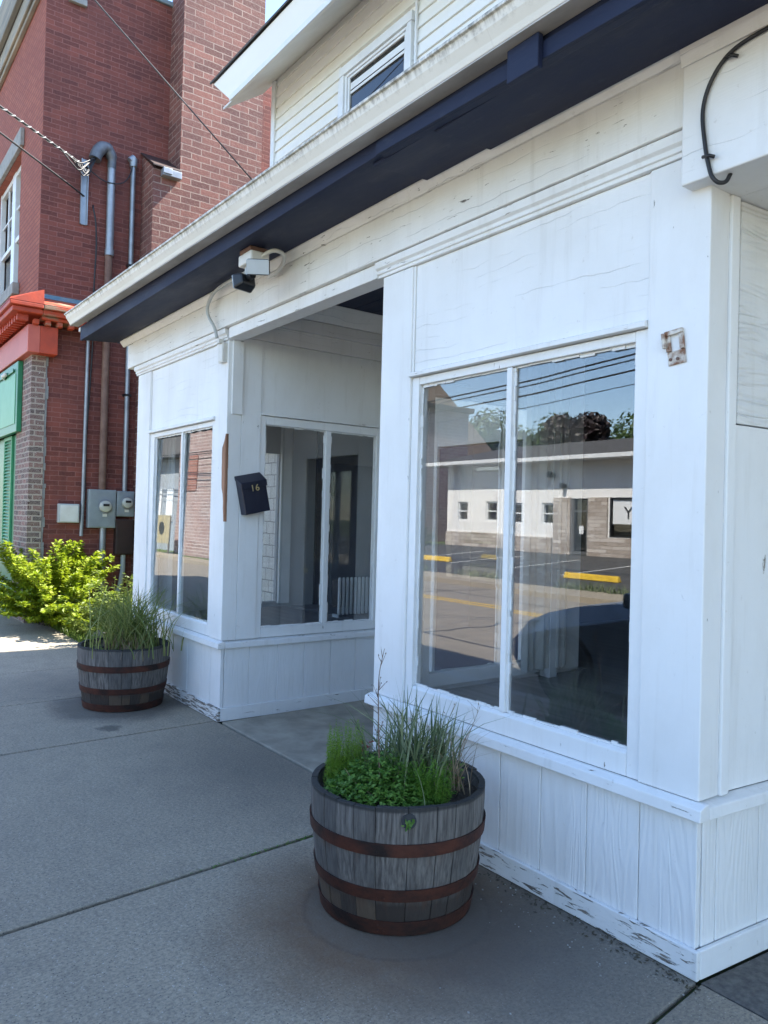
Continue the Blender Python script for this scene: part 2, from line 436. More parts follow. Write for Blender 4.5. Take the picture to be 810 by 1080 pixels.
P_YEL=mk('yellow_road_paint',(.62,.40,.06),(.50,.33,.06),9,rough=.7)
P_YELC=mk('yellow_stop_paint',(.72,.47,.03),(.6,.38,.03),9,rough=.6)
P_GROUND=mk('dry_earth',(.10,.085,.06),(.07,.075,.035),2,rough=1,bump=.8,bscale=30)
P_LAWN=mk('lawn_ground',(.07,.10,.025),(.10,.13,.03),6,rough=1,bump=.8,bscale=80)
P_SOIL=mk('potting_soil',(.035,.027,.02),(.06,.048,.036),20,rough=1,bump=1,bscale=50,bdist=.02)
P_ROCK=mk('pale_rubble',(.42,.36,.32),(.30,.25,.22),8,rough=.9,bump=.6,bscale=20)
def stave():
    t=NT('weathered_oak_stave')
    g=t.N('ShaderNodeNewGeometry'); rnd=g.outputs['Random Per Island']
    gr=t.noise(90,(1,1,.07),5,.65); b=t.noise(5,(1,1,.5),6,.65)
    c=t.mix(t.ramp(gr,.36,.64),(.062,.052,.046),(.225,.203,.180))
    c=t.mix(t.math('MULTIPLY',t.ramp(rnd,0,1),.7),c,(.075,.070,.066))
    c=t.mix(t.math('MULTIPLY',t.ramp(b,.5,.75),.6),c,(.06,.055,.052))
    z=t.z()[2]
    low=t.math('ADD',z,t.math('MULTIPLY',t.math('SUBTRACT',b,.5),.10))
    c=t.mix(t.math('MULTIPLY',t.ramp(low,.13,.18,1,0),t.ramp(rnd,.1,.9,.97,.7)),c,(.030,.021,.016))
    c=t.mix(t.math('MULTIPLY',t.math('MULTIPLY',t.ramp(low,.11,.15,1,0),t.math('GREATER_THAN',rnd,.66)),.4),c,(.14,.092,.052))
    # rust drips under hoops
    for hz in (.138,.312):
        dd=t.math('SUBTRACT',hz,z)
        m=t.math('MULTIPLY',t.ramp(dd,0,.05,1,0),t.math('GREATER_THAN',dd,0))
        c=t.mix(t.math('MULTIPLY',m,t.math('MULTIPLY',t.ramp(t.noise(30,(1,1,.1),3),.5,.7),.6)),c,(.10,.045,.025))
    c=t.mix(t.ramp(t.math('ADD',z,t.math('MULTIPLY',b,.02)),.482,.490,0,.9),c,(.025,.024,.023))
    t.col(c); t.rough(.85); t.nrm(t.bump(gr,.7,.004)); return t.m
P_STAVE=stave()
P_TRUNK=mk('bark',(.06,.045,.035),(.10,.08,.06),9,(1,1,.2),rough=.95,bump=.8,bscale=20)
L_GRASS=leafmat('blue_green_blades',(.07,.12,.045),(.30,.34,.19))
L_GRASSY=leafmat('yellow_green_blades',(.10,.15,.03),(.20,.24,.06),.4)
L_FEATH=leafmat('feathery_green',(.18,.32,.03),(.28,.42,.06),.45)
L_CLOVER=leafmat('clover_green',(.065,.18,.025),(.21,.36,.07),.42)
L_TAN=leafmat('dry_straw',(.24,.17,.10),(.34,.26,.17),.2)
L_TWIG=mk('dry_stem',(.12,.075,.05),(.20,.13,.085),20,rough=.9)
L_SHRUB=leafmat('yellow_green_shrub',(.17,.25,.010),(.34,.40,.02),.40)
L_WEED=leafmat('weed_green',(.12,.18,.02),(.22,.27,.05),.4)
L_LAWN=leafmat('lawn_blades',(.10,.17,.02),(.17,.24,.04),.4)
L_RED=leafmat('red_petals',(.25,.01,.015),(.35,.02,.02),.2)
L_WHITE=leafmat('white_petals',(.65,.65,.62),(.7,.7,.68),.2)
L_TREE=leafmat('tree_green',(.035,.07,.012),(.085,.13,.03),.3)
L_MAROON=leafmat('maroon_leaf',(.016,.010,.010),(.034,.018,.016),.15)
P_CURTAIN=leafmat('sheer_curtain',(.72,.72,.70),(.72,.72,.70),.5)
P_CAR=mk('slate_blue_car_paint',(.16,.20,.25),rough=.28,metal=.2)
P_TYRE=mk('tyre_rubber',(.015,.015,.015),rough=.8)
P_RIM=mk('alloy_rim',(.35,.36,.37),rough=.35,metal=.8)
P_TAN=mk('tan_clapboard',(.36,.27,.16),(.31,.23,.13),3,(.3,.3,6),rough=.8,bump=.3)
P_BROWNSH=mk('brown_shingle',(.10,.075,.055),(.14,.105,.075),6,(1,1,4),rough=.9,bump=.6)
P_SHINGW=brick('white_shingles',(.74,.73,.69),(.66,.65,.60),(.25,.24,.22),w=.16,h=.135,ms=.006,bump=.6,noise_amt=.1,dark=(.5,.48,.44))
P_UPOLE=mk('pole_wood',(.11,.085,.065),(.16,.125,.10),6,(1,1,.1),rough=.9,bump=.5)
P_SIGNY=mk('faded_yellow_sign',(.40,.34,.19),(.30,.26,.16),5,rough=.6)
P_SIGNW=mk('white_sign',(.72,.73,.73),rough=.5)

# ------------------------------------------------------------------ setting
gd=MB(); gd.add([(-260,-260,-.34),(260,-260,-.34),(260,260,-.34),(-260,260,-.34)],[(0,1,2,3)])
tag(gd.build('ground',P_GROUND),kind='structure')
rd=MB(); rd.box(-150,120,-11.0,-2.78,-.33,-.12); tag(rd.build('street',P_ASPH),kind='structure')
ym=MB()
for y in (-8.35,-8.10): ym.box(-15.5,120,y-.06,y+.06,-.119,-.116)
tag(ym.build('centre_line',P_YEL,loc=(0,-8.2,-.12)),'double yellow centre line painted along the street','road marking',kind='structure')
# our sidewalk: slabs with real joints
sw=MB()
edges=[(-150,-150),(-30,-30),(-24,-24),(-18.2,-18.1),(-15.0,-14.9),(-12.2,-12.1),(-9.9,-9.85),(-7.95,-7.9),(-6.42,-6.5),(-5.12,-5.2),(-3.80,-3.93),(-1.53,-1.78),(.30,.02),(2.1,2.0),(3.9,3.9),(5.7,5.7),(7.5,7.5),(120,120)]   # (x at kerb side, x at wall side)
for (a0,a1),(b0,b1) in zip(edges[:-1],edges[1:]):
    g=.013 if abs(b0+1.53)<.01 else (.011 if abs(a0+1.53)<.01 else .006)
    y1=-.045 if b1<-9 else (.09 if b1<-5.95 else -.004)
    sw.hexa([(a0+g,-2.6,-.3),(b0-g,-2.6,-.3),(b1-g,y1,-.3),(a1+g,y1,-.3),(a0+g,-2.6,0),(b0-g,-2.6,0),(b1-g,y1,0),(a1+g,y1,0)])
tag(sw.build('sidewalk',P_CONC,bevel=.006),kind='structure')
en=MB(); en.hexa([(-3.86,.016,-.3),(-1.93,.016,-.3),(-1.93,1.7,-.3),(-3.86,1.7,-.3),(-3.86,.016,.004),(-1.93,.016,.004),(-1.93,1.7,.02),(-3.86,1.7,.02)]); tag(en.build('entry_slab',P_CONC3,bevel=.008),kind='structure')
sp=MB(); sp.hexa([(.021,.005,-.3),(6,.005,-.3),(6,3,-.3),(.262,3,-.3),(.021,.005,-.003),(6,.005,-.003),(6,3,-.003),(.262,3,-.003)])
tag(sp.build('patched_pavement',P_CONC2),kind='structure')
jd=MB(); jd.box(-30,8,-2.6,1.7,-.29,-.016); tag(jd.build('joint_soil',P_MOSS),kind='structure')
kb=MB()
x=-60
while x<40:
    kb.box(x+.004,x+2.996,-2.775,-2.607,-.32,-.002); x+=3
tag(kb.build('kerb',P_LIME,bevel=.012),kind='structure')
fs=MB(); fs.box(-60,60,-12.4,-11.0,-.32,0.0); tag(fs.build('far_sidewalk',P_CONC),kind='structure')
lt=MB(); lt.hexa([(-27,-20,-.34),(60,-20,-.34),(60,-12.4,-.34),(-27,-12.4,-.34),(-27,-20,.48),(60,-20,.48),(60,-12.4,-.03),(-27,-12.4,-.03)])
tag(lt.build('parking_lot',P_LOT),kind='structure')
lb=MB(); lb.hexa([(-120,-120,-.34),(120,-120,-.34),(120,-20,-.34),(-120,-20,-.34),(-120,-120,1.5),(120,-120,1.5),(120,-20.0,.47),(-120,-20.0,.47)])
tag(lb.build('back_lot',P_LAWN),kind='structure')
ll=MB(); ll.hexa([(-120,-20,-.34),(-27,-20,-.34),(-27,-12.4,-.34),(-120,-12.4,-.34),(-120,-20,.45),(-27,-20,.45),(-27,-12.4,-.02),(-120,-12.4,-.02)])
tag(ll.build('corner_lawn',P_LAWN),kind='structure')
# strip of earth between the two buildings
es=MB(); es.box(-9.9,-5.9,.095,8,-.3,-.005); tag(es.build('side_yard',P_LAWN),kind='structure')

# ------------------------------------------------------------------ storefront
SF=thing('storefront_building',(0,0,0),'white painted wooden storefront with navy eave and recessed entry, cream siding above','shop building')
def part(mb,name,mat,parent=SF,bevel=.004,smooth=False): return mb.build(name,mat,parent,bevel,smooth)
ZS0,ZS1=.548,.602

def jitter_bead(mb,pts_axis,a0,a1,y,z,horizontal=True,seed=0,w=.011):
    """rough glazing-putty bead made of short uneven pieces"""
    rnd=random.Random(seed)
    x=a0
    while x<a1-.01:
        L=min(rnd.uniform(.02,.09),a1-x); ww=w*rnd.uniform(.5,1.35); t=rnd.uniform(.004,.010)
        if horizontal: mb.box(x,x+L-.0015,y-t,y,z[0]-(ww if z[1]<0 else 0),z[0]+(ww if z[1]>0 else 0))
        else: mb.box(z[0]-(ww if z[1]<0 else 0),z[0]+(ww if z[1]>0 else 0),y-t,y,x,x+L-.0015)
        x+=L

def bay(xl,xr,pil_l,pil_r,glassx,boards,glz,seed,panel_l,base_mat,glassmats):
    """one show-window bay on the street face (outside face y=0)"""
    zg0,zg1=glz
    # bulkhead boards
    b=MB()
    for a,c in zip(boards[:-1],boards[1:]): b.box(a+.003,c-.003,.004,.03,.098,ZS0-.002)
    for a in boards[1:-1]: b.box(a-.0028,a+.0028,.0095,.028,.099,ZS0-.003)
    b.box(xl+.02,xr-.04,.032,.06,.005,ZS0-.003)
    part(b,'bulkhead_boards',P_BOARD,bevel=.002)
    part(MB().box(xl-.018,xr+.018,-.018,.0025,.004,.103),'baseboard',base_mat,bevel=.004)
    s=MB(); s.prism_x([(-.038,ZS0),(.02,ZS0),(.02,ZS1+.001),(.0,ZS1+.001),(-.034,ZS1-.012)],xl-.03,xr+.03)
    part(s,'sill',P_TRIMX,bevel=.004)
    p=MB(); p.box(xl,pil_l,0,.12,ZS1+.003,2.866); part(p,'pilaster',P_SMOOTH,bevel=.005)
    p=MB(); p.box(pil_r,xr,0,.12,ZS1+.003,2.866); part(p,'pilaster',P_SMOOTH,bevel=.005)
    # window
    g0,g1,m0,m1=glassx
    w=MB()
    w.box(pil_l+.002,g0,.012,.07,ZS1+.003,2.283); w.box(g1,pil_r-.002,.012,.07,ZS1+.003,2.283)
    w.prism_x([(.012,ZS1+.003),(.07,ZS1+.003),(.07,zg0),(.028,zg0),(.012,zg0-.012)],g0+.001,g1-.001)
    w.box(g0+.001,g1-.001,.014,.07,zg1,2.282)
    w.box(m0,m1,.018,.062,zg0+.001,zg1-.001)
    wf=part(w,'window_frame',P_SMOOTH,bevel=.004)
    pu=MB()
    for (a,c,q) in ((g0,m0,0),(m1,g1,1)):
        jitter_bead(pu,'x',a+.012,c-.012,.041,(zg0+.0005,1),True,seed+q)
        jitter_bead(pu,'x',a+.012,c-.012,.041,(zg1-.0005,-1),True,seed+q+5)
        jitter_bead(pu,'z',zg0+.002,zg1-.002,.041,(a+.0005,1),False,seed+q+9)
        jitter_bead(pu,'z',zg0+.002,zg1-.002,.041,(c-.0005,-1),False,seed+q+13)
    pu.build('glazing_putty',P_SMOOTH,wf)
    for (a,c),gm in zip(((g0-.004,m0+.004),(m1-.004,g1+.004)),glassmats):
        yaw,pit,mat=gm
        xc=(a+c)/2; zc=(zg0+zg1)/2; h=(zg1-zg0)/2+.006
        mb=MB(lambda X,Y,Z,xc=xc,zc=zc,yaw=yaw,pit=pit:(X,Y+(X-xc)*math.tan(yaw)+(Z-zc)*math.tan(pit),Z))
        mb.box(a,c,.0415,.0455,zc-h,zc+h); mb.build('window_pane',mat,wf)
    part(MB().prism_x([(-.018,2.286),(.05,2.286),(.05,2.312),(-.004,2.312),(-.018,2.306)],pil_l+.001,pil_r-.001),'window_head_ledge',P_TRIMX,bevel=.002)
    part(MB().box(panel_l,pil_r-.001,.013,.03,2.314,2.866),'transom_panel',P_PANEL,bevel=.003)
    part(MB().box(pil_l+.001,panel_l-.002,.006,.03,2.314,2.866),'panel_strip',P_SMOOTH,bevel=.003)
    part(MB().prism_x([(.1,2.868),(-.008,2.868),(-.008,2.884),(-.018,2.886),(-.018,2.904),(-.033,2.914),(-.036,2.949),(.1,2.949)],xl-.036,xr+.0 if xr<-1 else -.074),'cap_moulding',P_TRIMX,bevel=.002)

bay(-1.92,0,-1.66,-.245,(-1.602,-.304,-.983,-.950),[-1.92,-1.66,-1.43,-1.19,-.951,-.713,-.475,-.235,-.002],(.702,2.243),20,-1.642,P_BASE,((0,0,P_GLASS),(R(.25),R(.1),P_GLASS)))
bay(-5.90,-3.88,-5.562,-4.10,(-5.455,-4.168,-4.822,-4.790),[-5.90,-5.63,-5.37,-5.11,-4.841,-4.521,-4.253,-4.07,-3.882],(.702,2.243),60,-5.545,P_ROT,((R(.5),R(1.05),P_GLASSB),(R(.8),R(1.15),P_GLASSB)))

# frieze, crown, soffit, fascia, gutter
part(MB().box(-6.08,-.0755,-.05,.11,2.952,3.18),'frieze',P_FRIEZE,bevel=.004)
part(MB().box(-5.95,-.0755,-.047,.11,3.1805,3.246),'frieze_top_board',P_FRIEZE,bevel=.002)
part(MB().prism_x([(-.0475,3.182),(-.060,3.182),(-.075,3.20),(-.094,3.226),(-.094,3.238),(-.0475,3.242)],-6.2,-.0755),'crown_moulding',P_FRIEZE,bevel=.002)
part(MB().prism_x([(-.0755,3.142),(-.082,3.142),(-.086,3.16),(-.092,3.182),(-.0945,3.225),(-.0755,3.2255)],-.075,2.2),'crown_moulding',P_FRIEZE,bevel=.002)
def soffit_seg(x0,x1,d,name='soffit_board'):
    m=MB(); m.prism_x([(-.0955,3.240-d),(-.418,3.214-d),(-.418,3.238),(-.0955,3.264)],x0,x1); part(m,name,P_NAVY,bevel=.003)
soffit_seg(-6.3,-3.545,0); soffit_seg(-3.537,-1.452,.008); soffit_seg(-1.444,-1.012,.028); soffit_seg(-1.004,2.2,.042)
part(MB().box(-6.29,-6.2,-.0945,1.3,3.232,3.262),'soffit_board',P_NAVY,bevel=.003)
f=MB(); f.box(-6.3,-3.54,-.446,-.4185,3.206,3.343); part(f,'fascia_board',P_NAVY,bevel=.004)
f=MB(); f.box(-3.536,-1.358,-.452,-.4185,3.200,3.343); part(f,'fascia_board',P_NAVY,bevel=.004)
f=MB(); f.hexa([(-1.354,-.458,3.190),(2.2,-.458,3.09),(2.2,-.4185,3.09),(-1.354,-.4185,3.190),(-1.354,-.458,3.343),(2.2,-.458,3.343),(2.2,-.4185,3.343),(-1.354,-.4185,3.343)]); part(f,'fascia_board',P_NAVY,bevel=.004)
f=MB(); f.hexa([(-1.35,-.474,3.188),(2.2,-.474,3.085),(2.2,-.4585,3.085),(-1.35,-.4585,3.188),(-1.35,-.474,3.245),(2.2,-.474,3.165),(2.2,-.4585,3.165),(-1.35,-.4585,3.245)]); part(f,'fascia_strip',P_NAVY,bevel=.003)
part(MB().box(-.505,-.355,-.500,-.4745,3.125,3.246),'fascia_block',P_NAVY,bevel=.004)
GSL=lambda x,y,z:(x,y,z-.0154*(x+6.33))
g=MB(GSL); g.prism_x([(-.460,3.347),(-.500,3.347),(-.537,3.350),(-.548,3.372),(-.572,3.405),(-.582,3.432),(-.594,3.434),(-.594,3.447),(-.572,3.449),(-.460,3.449)],-6.33,2.2)
part(g,'gutter',P_GUTTER,bevel=.002)
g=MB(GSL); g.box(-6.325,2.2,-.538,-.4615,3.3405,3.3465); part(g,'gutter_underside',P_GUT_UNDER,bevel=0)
part(MB().prism_x([(-.40,3.30),(-.447,3.30),(-.447,3.34),(-.40,3.34)],-6.36,-6.305),'gutter_bracket',P_WHITEP,bevel=.003)
r=MB(); r.hexa([(-6.3,-.54,3.4525),(6,-.54,3.2625),(6,1.38,3.55),(-6.3,1.38,3.55),(-6.3,-.54,3.466),(6,-.54,3.276),(6,1.38,3.60),(-6.3,1.38,3.60)]); part(r,'porch_roof',P_ROOF,bevel=0)
part(MB().prism_y([(-6.26,3.265),(-6.235,3.265),(-6.235,3.56),(-6.26,3.56)],-.40,1.3),'roof_end_board',P_FRIEZE,bevel=.003)

# entry header and ceiling
part(MB().box(-3.842,-1.957,-.02,.10,2.868,2.949),'entry_header',P_TRIMX,bevel=.004)
c=MB()
for k in range(8): c.box(-3.86,-1.94,.115+k*.19,.300+k*.19,3.275,3.29)
part(c,'entry_ceiling',P_NAVY,bevel=.002)
part(MB().box(-3.1,-3.02,.115,1.6,3.235,3.2745),'ceiling_batten',P_NAVY,bevel=.003)

# return walls of the two bays (facing into the entry) and the right-hand return
def ret(X,sgn,splay=0,window=True,bmat=P_BOARD,end=1.62):
    tf=lambda o,y,z: (X+sgn*o+splay*y, y, z)
    def M(): return MB(tf)
    def P(mb,name,mat,bevel=.004,parent=SF): return mb.build(name,mat,parent,bevel)
    ys=[.032,.239,.48,.727,.977,1.228,end] if window else [.032,.11,.36,.62,.88,1.14,1.4,end]
    b=M()
    for a,c in zip(ys[:-1],ys[1:]): b.box(-.03,-.004,a+.003,c-.003,.098,ZS0-.002)
    for a in ys[1:-1]: b.box(-.028,-.0095,a-.0028,a+.0028,.099,ZS0-.003)
    b.box(-.06,-.032,.062,end,.005,ZS0-.003); P(b,'bulkhead_boards',bmat,.002)
    P(M().box(-.0,.018,.0035,end,.004,.103),'baseboard',P_TRIMX)
    s=M(); s.hexa([(-.03,.022,ZS0),(.03,.022,ZS0),(.03,end,ZS0),(-.03,end,ZS0),(-.03,.022,ZS1),(.026,.022,ZS1-.012),(.026,end,ZS1-.012),(-.03,end,ZS1)]); P(s,'sill',P_TRIMX)
    if window:
        P(M().box(-.07,0,.1215,.285,ZS1+.003,2.903),'pilaster',P_SMOOTH)
        P(M().box(-.07,0,1.452,end,ZS1+.003,2.903),'pilaster',P_SMOOTH)
        w=M(); zb,zt=.682,2.262
        w.box(-.07,-.010,.287,.334,ZS1+.003,2.328); w.box(-.07,-.010,1.402,1.450,ZS1+.003,2.328)
        w.box(-.07,-.010,.335,1.401,ZS1+.003,zb); w.box(-.07,-.012,.335,1.401,zt,2.327); w.box(-.062,-.016,.893,.940,zb+.001,zt-.001)
        wf=P(w,'window_frame',P_SMOOTH)
        pu=M()
        rnd=random.Random(int(X*10)+5)
        for (a,c) in ((.335,.892),(.941,1.401)):
            for zz,dz in ((zb,1),(zt,-1)):
                y=a
                while y<c-.01:
                    L=min(rnd.uniform(.02,.09),c-y); ww=.011*rnd.uniform(.4,1.3)
                    pu.box(-.0405,-.0405+rnd.uniform(.004,.01),y,y+L-.0015,min(zz+.0005*dz,zz+ww*dz),max(zz+.0005*dz,zz+ww*dz)); y+=L
            for yy,dy in ((a,1),(c,-1)):
                z=zb+.014
                while z<zt-.02:
                    L=min(rnd.uniform(.03,.12),zt-.014-z); ww=.011*rnd.uniform(.4,1.6)
                    pu.box(-.0405,-.0405+rnd.uniform(.004,.01),min(yy+.0005*dy,yy+ww*dy),max(yy+.0005*dy,yy+ww*dy),z,z+L-.0015); z+=L
        pu.build('glazing_putty',P_SMOOTH,wf)
        for (a,c) in ((.330,.897),(.936,1.406)):
            m=M(); m.box(-.0455,-.0415,a,c,zb-.005,zt+.005); m.build('window_pane',P_GLASS,wf)
        P(M().box(-.05,.016,.287,1.45,2.330,2.350),'window_head_ledge',P_TRIMX,.002)
        P(M().box(-.03,-.013,.303,1.45,2.352,2.903),'transom_panel',P_SMOOTH,.003)
        P(M().box(-.03,-.006,.287,.301,2.352,2.903),'panel_strip',P_SMOOTH,.002)
        P(M().box(-.07,-.003,.1115,end,2.906,3.030),'entry_rail',P_FRIEZE,.004)
        P(M().box(-.07,.018,.1115,end,3.033,3.130),'entry_rail',P_FRIEZE,.004)
        m=M(); 
        for y0,y1 in ((.1115,end),):
            m.hexa([(-.07,y0,3.133),(.02,y0,3.133),(.02,y1,3.133),(-.07,y1,3.133),(-.07,y0,3.272),(.09,y0,3.272),(.09,y1,3.272),(-.07,y1,3.272)])
        P(m,'entry_crown_moulding',P_FRIEZE,.003)
ret(-3.88,1); ret(-1.92,-1)
ret(0,1,.08,False,end=2.4)
tfR=lambda o,y,z:(o+.08*y,y,z)
part(MB(tfR).box(-.07,0,.1215,.168,ZS1+.003,2.73),'pilaster',P_SMOOTH)
part(MB(tfR).box(-.05,-.022,.176,2.4,ZS1+.003,1.922),'side_panel',P_SMOOTH,bevel=.003)
part(MB(tfR).box(-.05,-.016,.200,2.4,1.926,2.73),'side_plywood_panel',P_PLY,bevel=.003)
part(MB(tfR).box(-.05,-.019,.170,.198,1.9235,2.73),'panel_strip',P_SMOOTH,bevel=.003)
part(MB().box(-.075,2.2,-.07,.168,2.732,3.238),'corner_header',P_PANEL,bevel=.006)
part(MB().box(-.02,2.2,.170,2.4,2.734,2.80),'side_porch_ceiling',P_SMOOTH,bevel=.003)
part(MB().box(.2,2.2,2.401,2.46,0,2.735),'side_wall',P_SMOOTH,bevel=0)
part(MB().box(-3.862,-3.8805 if False else -3.879,.03,.118,2.312,2.866) if False else MB().box(-3.8795,-3.860,.03,.118,2.312,2.866),'corner_board',P_SMOOTH,bevel=.003)

# entry back wall with door
part(MB().box(-3.879,-3.35,1.622,1.70,0,3.27).box(-2.40,-1.921,1.622,1.70,0,3.27).box(-3.349,-2.401,1.622,1.70,2.15,3.27),'entry_back_wall',P_SMOOTH)
d=MB(); d.box(-3.34,-2.41,1.64,1.69,.01,2.14); dd=part(d,'door',P_NAVYI)
MB().box(-3.22,-2.53,1.633,1.639,1.1,2.0).build('door_glass',P_GLASS,dd,.002)
MB().lathe([(.0,-.03),(.025,-.02),(.025,.02),(.0,.03)],(-2.48,1.60,1.0),12).build('door_handle',P_GOLD,dd,smooth=True)

# interior: raised show floor, walls, back room
FZ=.585
part(MB().box(-5.84,-3.955,.06,1.62,FZ-.05,FZ),'interior_floor',P_FLOOR,bevel=0)
part(MB().box(-5.84,0,1.702,4.5,FZ-.05,FZ),'interior_floor',P_FLOOR,bevel=0)
part(MB().box(-1.85,-.06,.06,1.70,FZ-.05,FZ),'interior_floor',P_FLOOR,bevel=0)
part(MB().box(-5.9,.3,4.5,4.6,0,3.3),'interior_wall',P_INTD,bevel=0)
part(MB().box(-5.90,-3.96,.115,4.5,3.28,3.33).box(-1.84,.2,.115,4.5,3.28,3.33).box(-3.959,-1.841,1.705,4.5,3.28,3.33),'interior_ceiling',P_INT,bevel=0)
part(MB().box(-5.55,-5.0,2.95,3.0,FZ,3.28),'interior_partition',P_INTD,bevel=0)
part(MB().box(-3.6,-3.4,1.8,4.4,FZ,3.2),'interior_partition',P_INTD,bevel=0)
part(MB().box(-5.80,-5.76,2.16,2.72,FZ,2.15),'interior_door',P_INTG)
part(MB().box(-5.80,-5.74,2.74,2.9,FZ,2.6),'interior_curtain_panel',P_NAVYI)
# left side wall with the narrow side window
sd=MB(); sd.box(-5.90,-5.845,.121,1.33,0,3.27); sd.box(-5.90,-5.845,1.33,1.52,0,.64); sd.box(-5.90,-5.845,1.33,1.52,2.22,3.27); sd.box(-5.90,-5.845,1.52,6.5,0,3.27)
part(sd,'side_wall',P_INT,bevel=0)
part(MB().box(-5.84,-5.80,1.53,1.66,.62,2.6).box(-5.84,-5.81,1.27,1.325,.62,2.6),'side_window_casing',P_WINW)
part(MB().box(-5.875,-5.87,1.325,1.525,.635,2.225),'side_window_pane',P_GLASS,bevel=0)
part(MB().box(-5.843,-5.81,1.98,2.15,FZ,2.6),'doorway_shade_panel',P_INTD,bevel=0)  # dark panel standing in for the shade of a doorway opening
# right bay interior: post, casing
part(MB().box(-1.845,-1.765,1.24,1.31,FZ,3.27),'interior_post',P_WINW)
part(MB().box(-.09,-.07,.07,2.3,FZ,3.27),'interior_wall',P_WINW,bevel=0)
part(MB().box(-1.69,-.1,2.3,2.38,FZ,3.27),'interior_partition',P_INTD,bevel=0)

# upper storey
UY=1.4; UX0,UX1=-5.94,6.0
WX0,WX1,WZ0,WZ1=-4.56,-3.49,4.2,5.72
sdg=MB(); z=3.55
lap=.118
while z<6.24:
    z1=min(z+lap-.002,6.245)
    pr=[(UY-.004,z1),(UY-.022,z),(UY+.01,z),(UY+.01,z1)]
    if z1>WZ0 and z<WZ1:
        sdg.prism_x(pr,UX0+.07,WX0-.052); sdg.prism_x(pr,WX1+.002,UX1)
    else: sdg.prism_x(pr,UX0+.07,UX1)
    z+=lap
part(sdg,'clapboard_siding',P_SIDING,bevel=0)
part(MB().box(UX0-.01,UX0+.068,UY-.034,UY+.09,3.55,6.215),'corner_post',P_WINW)
part(MB().box(-3.455,-3.435,UY-.040,UY-.0225,3.6,6.2),'siding_joint_cover',P_WINW,bevel=.002)
part(MB().box(UX0,UX1,UY+.0105,9,3.5,6.31),'upper_wall',P_SIDING,bevel=0)
uw=MB()
uw.box(WX0-.05,WX0-.001,UY-.035,UY+.01,WZ0,WZ1-.082); uw.box(WX0,WX0+.06,UY-.05,UY+.01,WZ0,WZ1-.082); uw.box(WX1-.06,WX1,UY-.05,UY+.01,WZ0,WZ1-.082); uw.box(WX0-.01,WX1+.01,UY-.055,UY+.01,WZ1-.08,WZ1)
uw.box(WX0+.062,WX0+.095,UY-.034,UY+.01,WZ0,WZ1-.083); uw.box(WX1-.095,WX1-.062,UY-.034,UY+.01,WZ0,WZ1-.083)
uw.box(WX0+.097,WX1-.097,UY-.034,UY+.01,WZ1-.108,WZ1-.083)
uw.box(WX0+.097,WX0+.125,UY-.022,UY+.01,WZ0,WZ1-.110); uw.box(WX1-.125,WX1-.097,UY-.022,UY+.01,WZ0,WZ1-.110)
uw.box(WX0+.127,WX1-.127,UY-.022,UY+.01,WZ1-.132,WZ1-.110)
ufr=part(uw,'upper_window_frame',P_WINW,bevel=.004)
MB().box(WX0+.125,WX1-.125,UY-.006,UY-.002,WZ0,WZ1-.13).build('upper_window_pane',P_GLASSU,ufr)
MB().box(WX0+.13,WX1-.13,UY-.010,UY-.0065,WZ1-.235,WZ1-.175).box(WX0+.13,WX1-.13,UY-.012,UY-.0065,WZ1-.275,WZ1-.25).build('window_blind',P_WINW,ufr)
MB().box(WX0+.12,WX1-.12,UY+.0,UY+.009,WZ0,WZ1-.12).build('window_dark_room',P_DARK,ufr)
# main eave
EY=.95
part(MB().prism_x([(EY+.001,5.915),(UY+.02,6.25),(UY+.02,6.27),(EY+.001,5.935)],-6.26,UX1),'main_soffit',P_SOFFIT,bevel=0)
e=MB(); e.hexa([(-6.02,EY-.02,5.905),(UX1,EY-.02,5.905),(UX1,EY,5.905),(-6.02,EY,5.905),(-6.30,EY-.10,6.17),(UX1,EY-.10,6.17),(UX1,EY,6.17),(-6.30,EY,6.17)])
part(e,'main_eave_fascia',P_SIDING,bevel=.004)
part(MB().box(-6.03,UX1,EY-.034,EY-.021,5.90,5.955),'main_eave_trim',P_WINW,bevel=.002)
RY=5.5; RZ=9.3
def roof(y0,z0,y1,z1): 
    return MB().prism_x([(y0,z0),(y1,z1),(y1,z1+.03),(y0,z0+.022)],-6.34,UX1+.3)
part(roof(EY-.125,6.175,RY,RZ),'main_roof',P_ROOF,bevel=0)
part(roof(RY+.001,RZ,10.2,6.17),'main_roof',P_ROOF,bevel=0)
part(MB().prism_x([(UY+.03,6.311),(8.99,6.311),(RY,RZ-.14)],UX0,UX1),'gable_wall',P_SIDING,bevel=0)
part(MB().box(-5.9,6.0,2.47,9,0,3.49) if False else MB().box(.4,6.0,2.47,9,0,3.49),'rear_wall',P_SIDING,bevel=0)

# bare wood strip where the corner board split off
sc=MB(); n=14
rnd=random.Random(3)
secs=[]
for i in range(n):
    t=i/(n-1); z=1.50+.66*t
    w=.008+.05*math.sin(math.pi*(1-t)**.62)**1.1*(.55+.6*rnd.random())+.012*t
    if t>.85: w*=1-(t-.85)/.18
    secs.append([(-3.880-w,-.004,z),(-3.8795,-.006,z),(-3.8755,.0,z),(-3.8755,.004+.016*rnd.random(),z),(-3.8805,.02,z),(-3.880-w*.9,.004,z)])
sc.loft(secs); part(sc,'split_wood_scar',P_RAWWOOD,bevel=0)

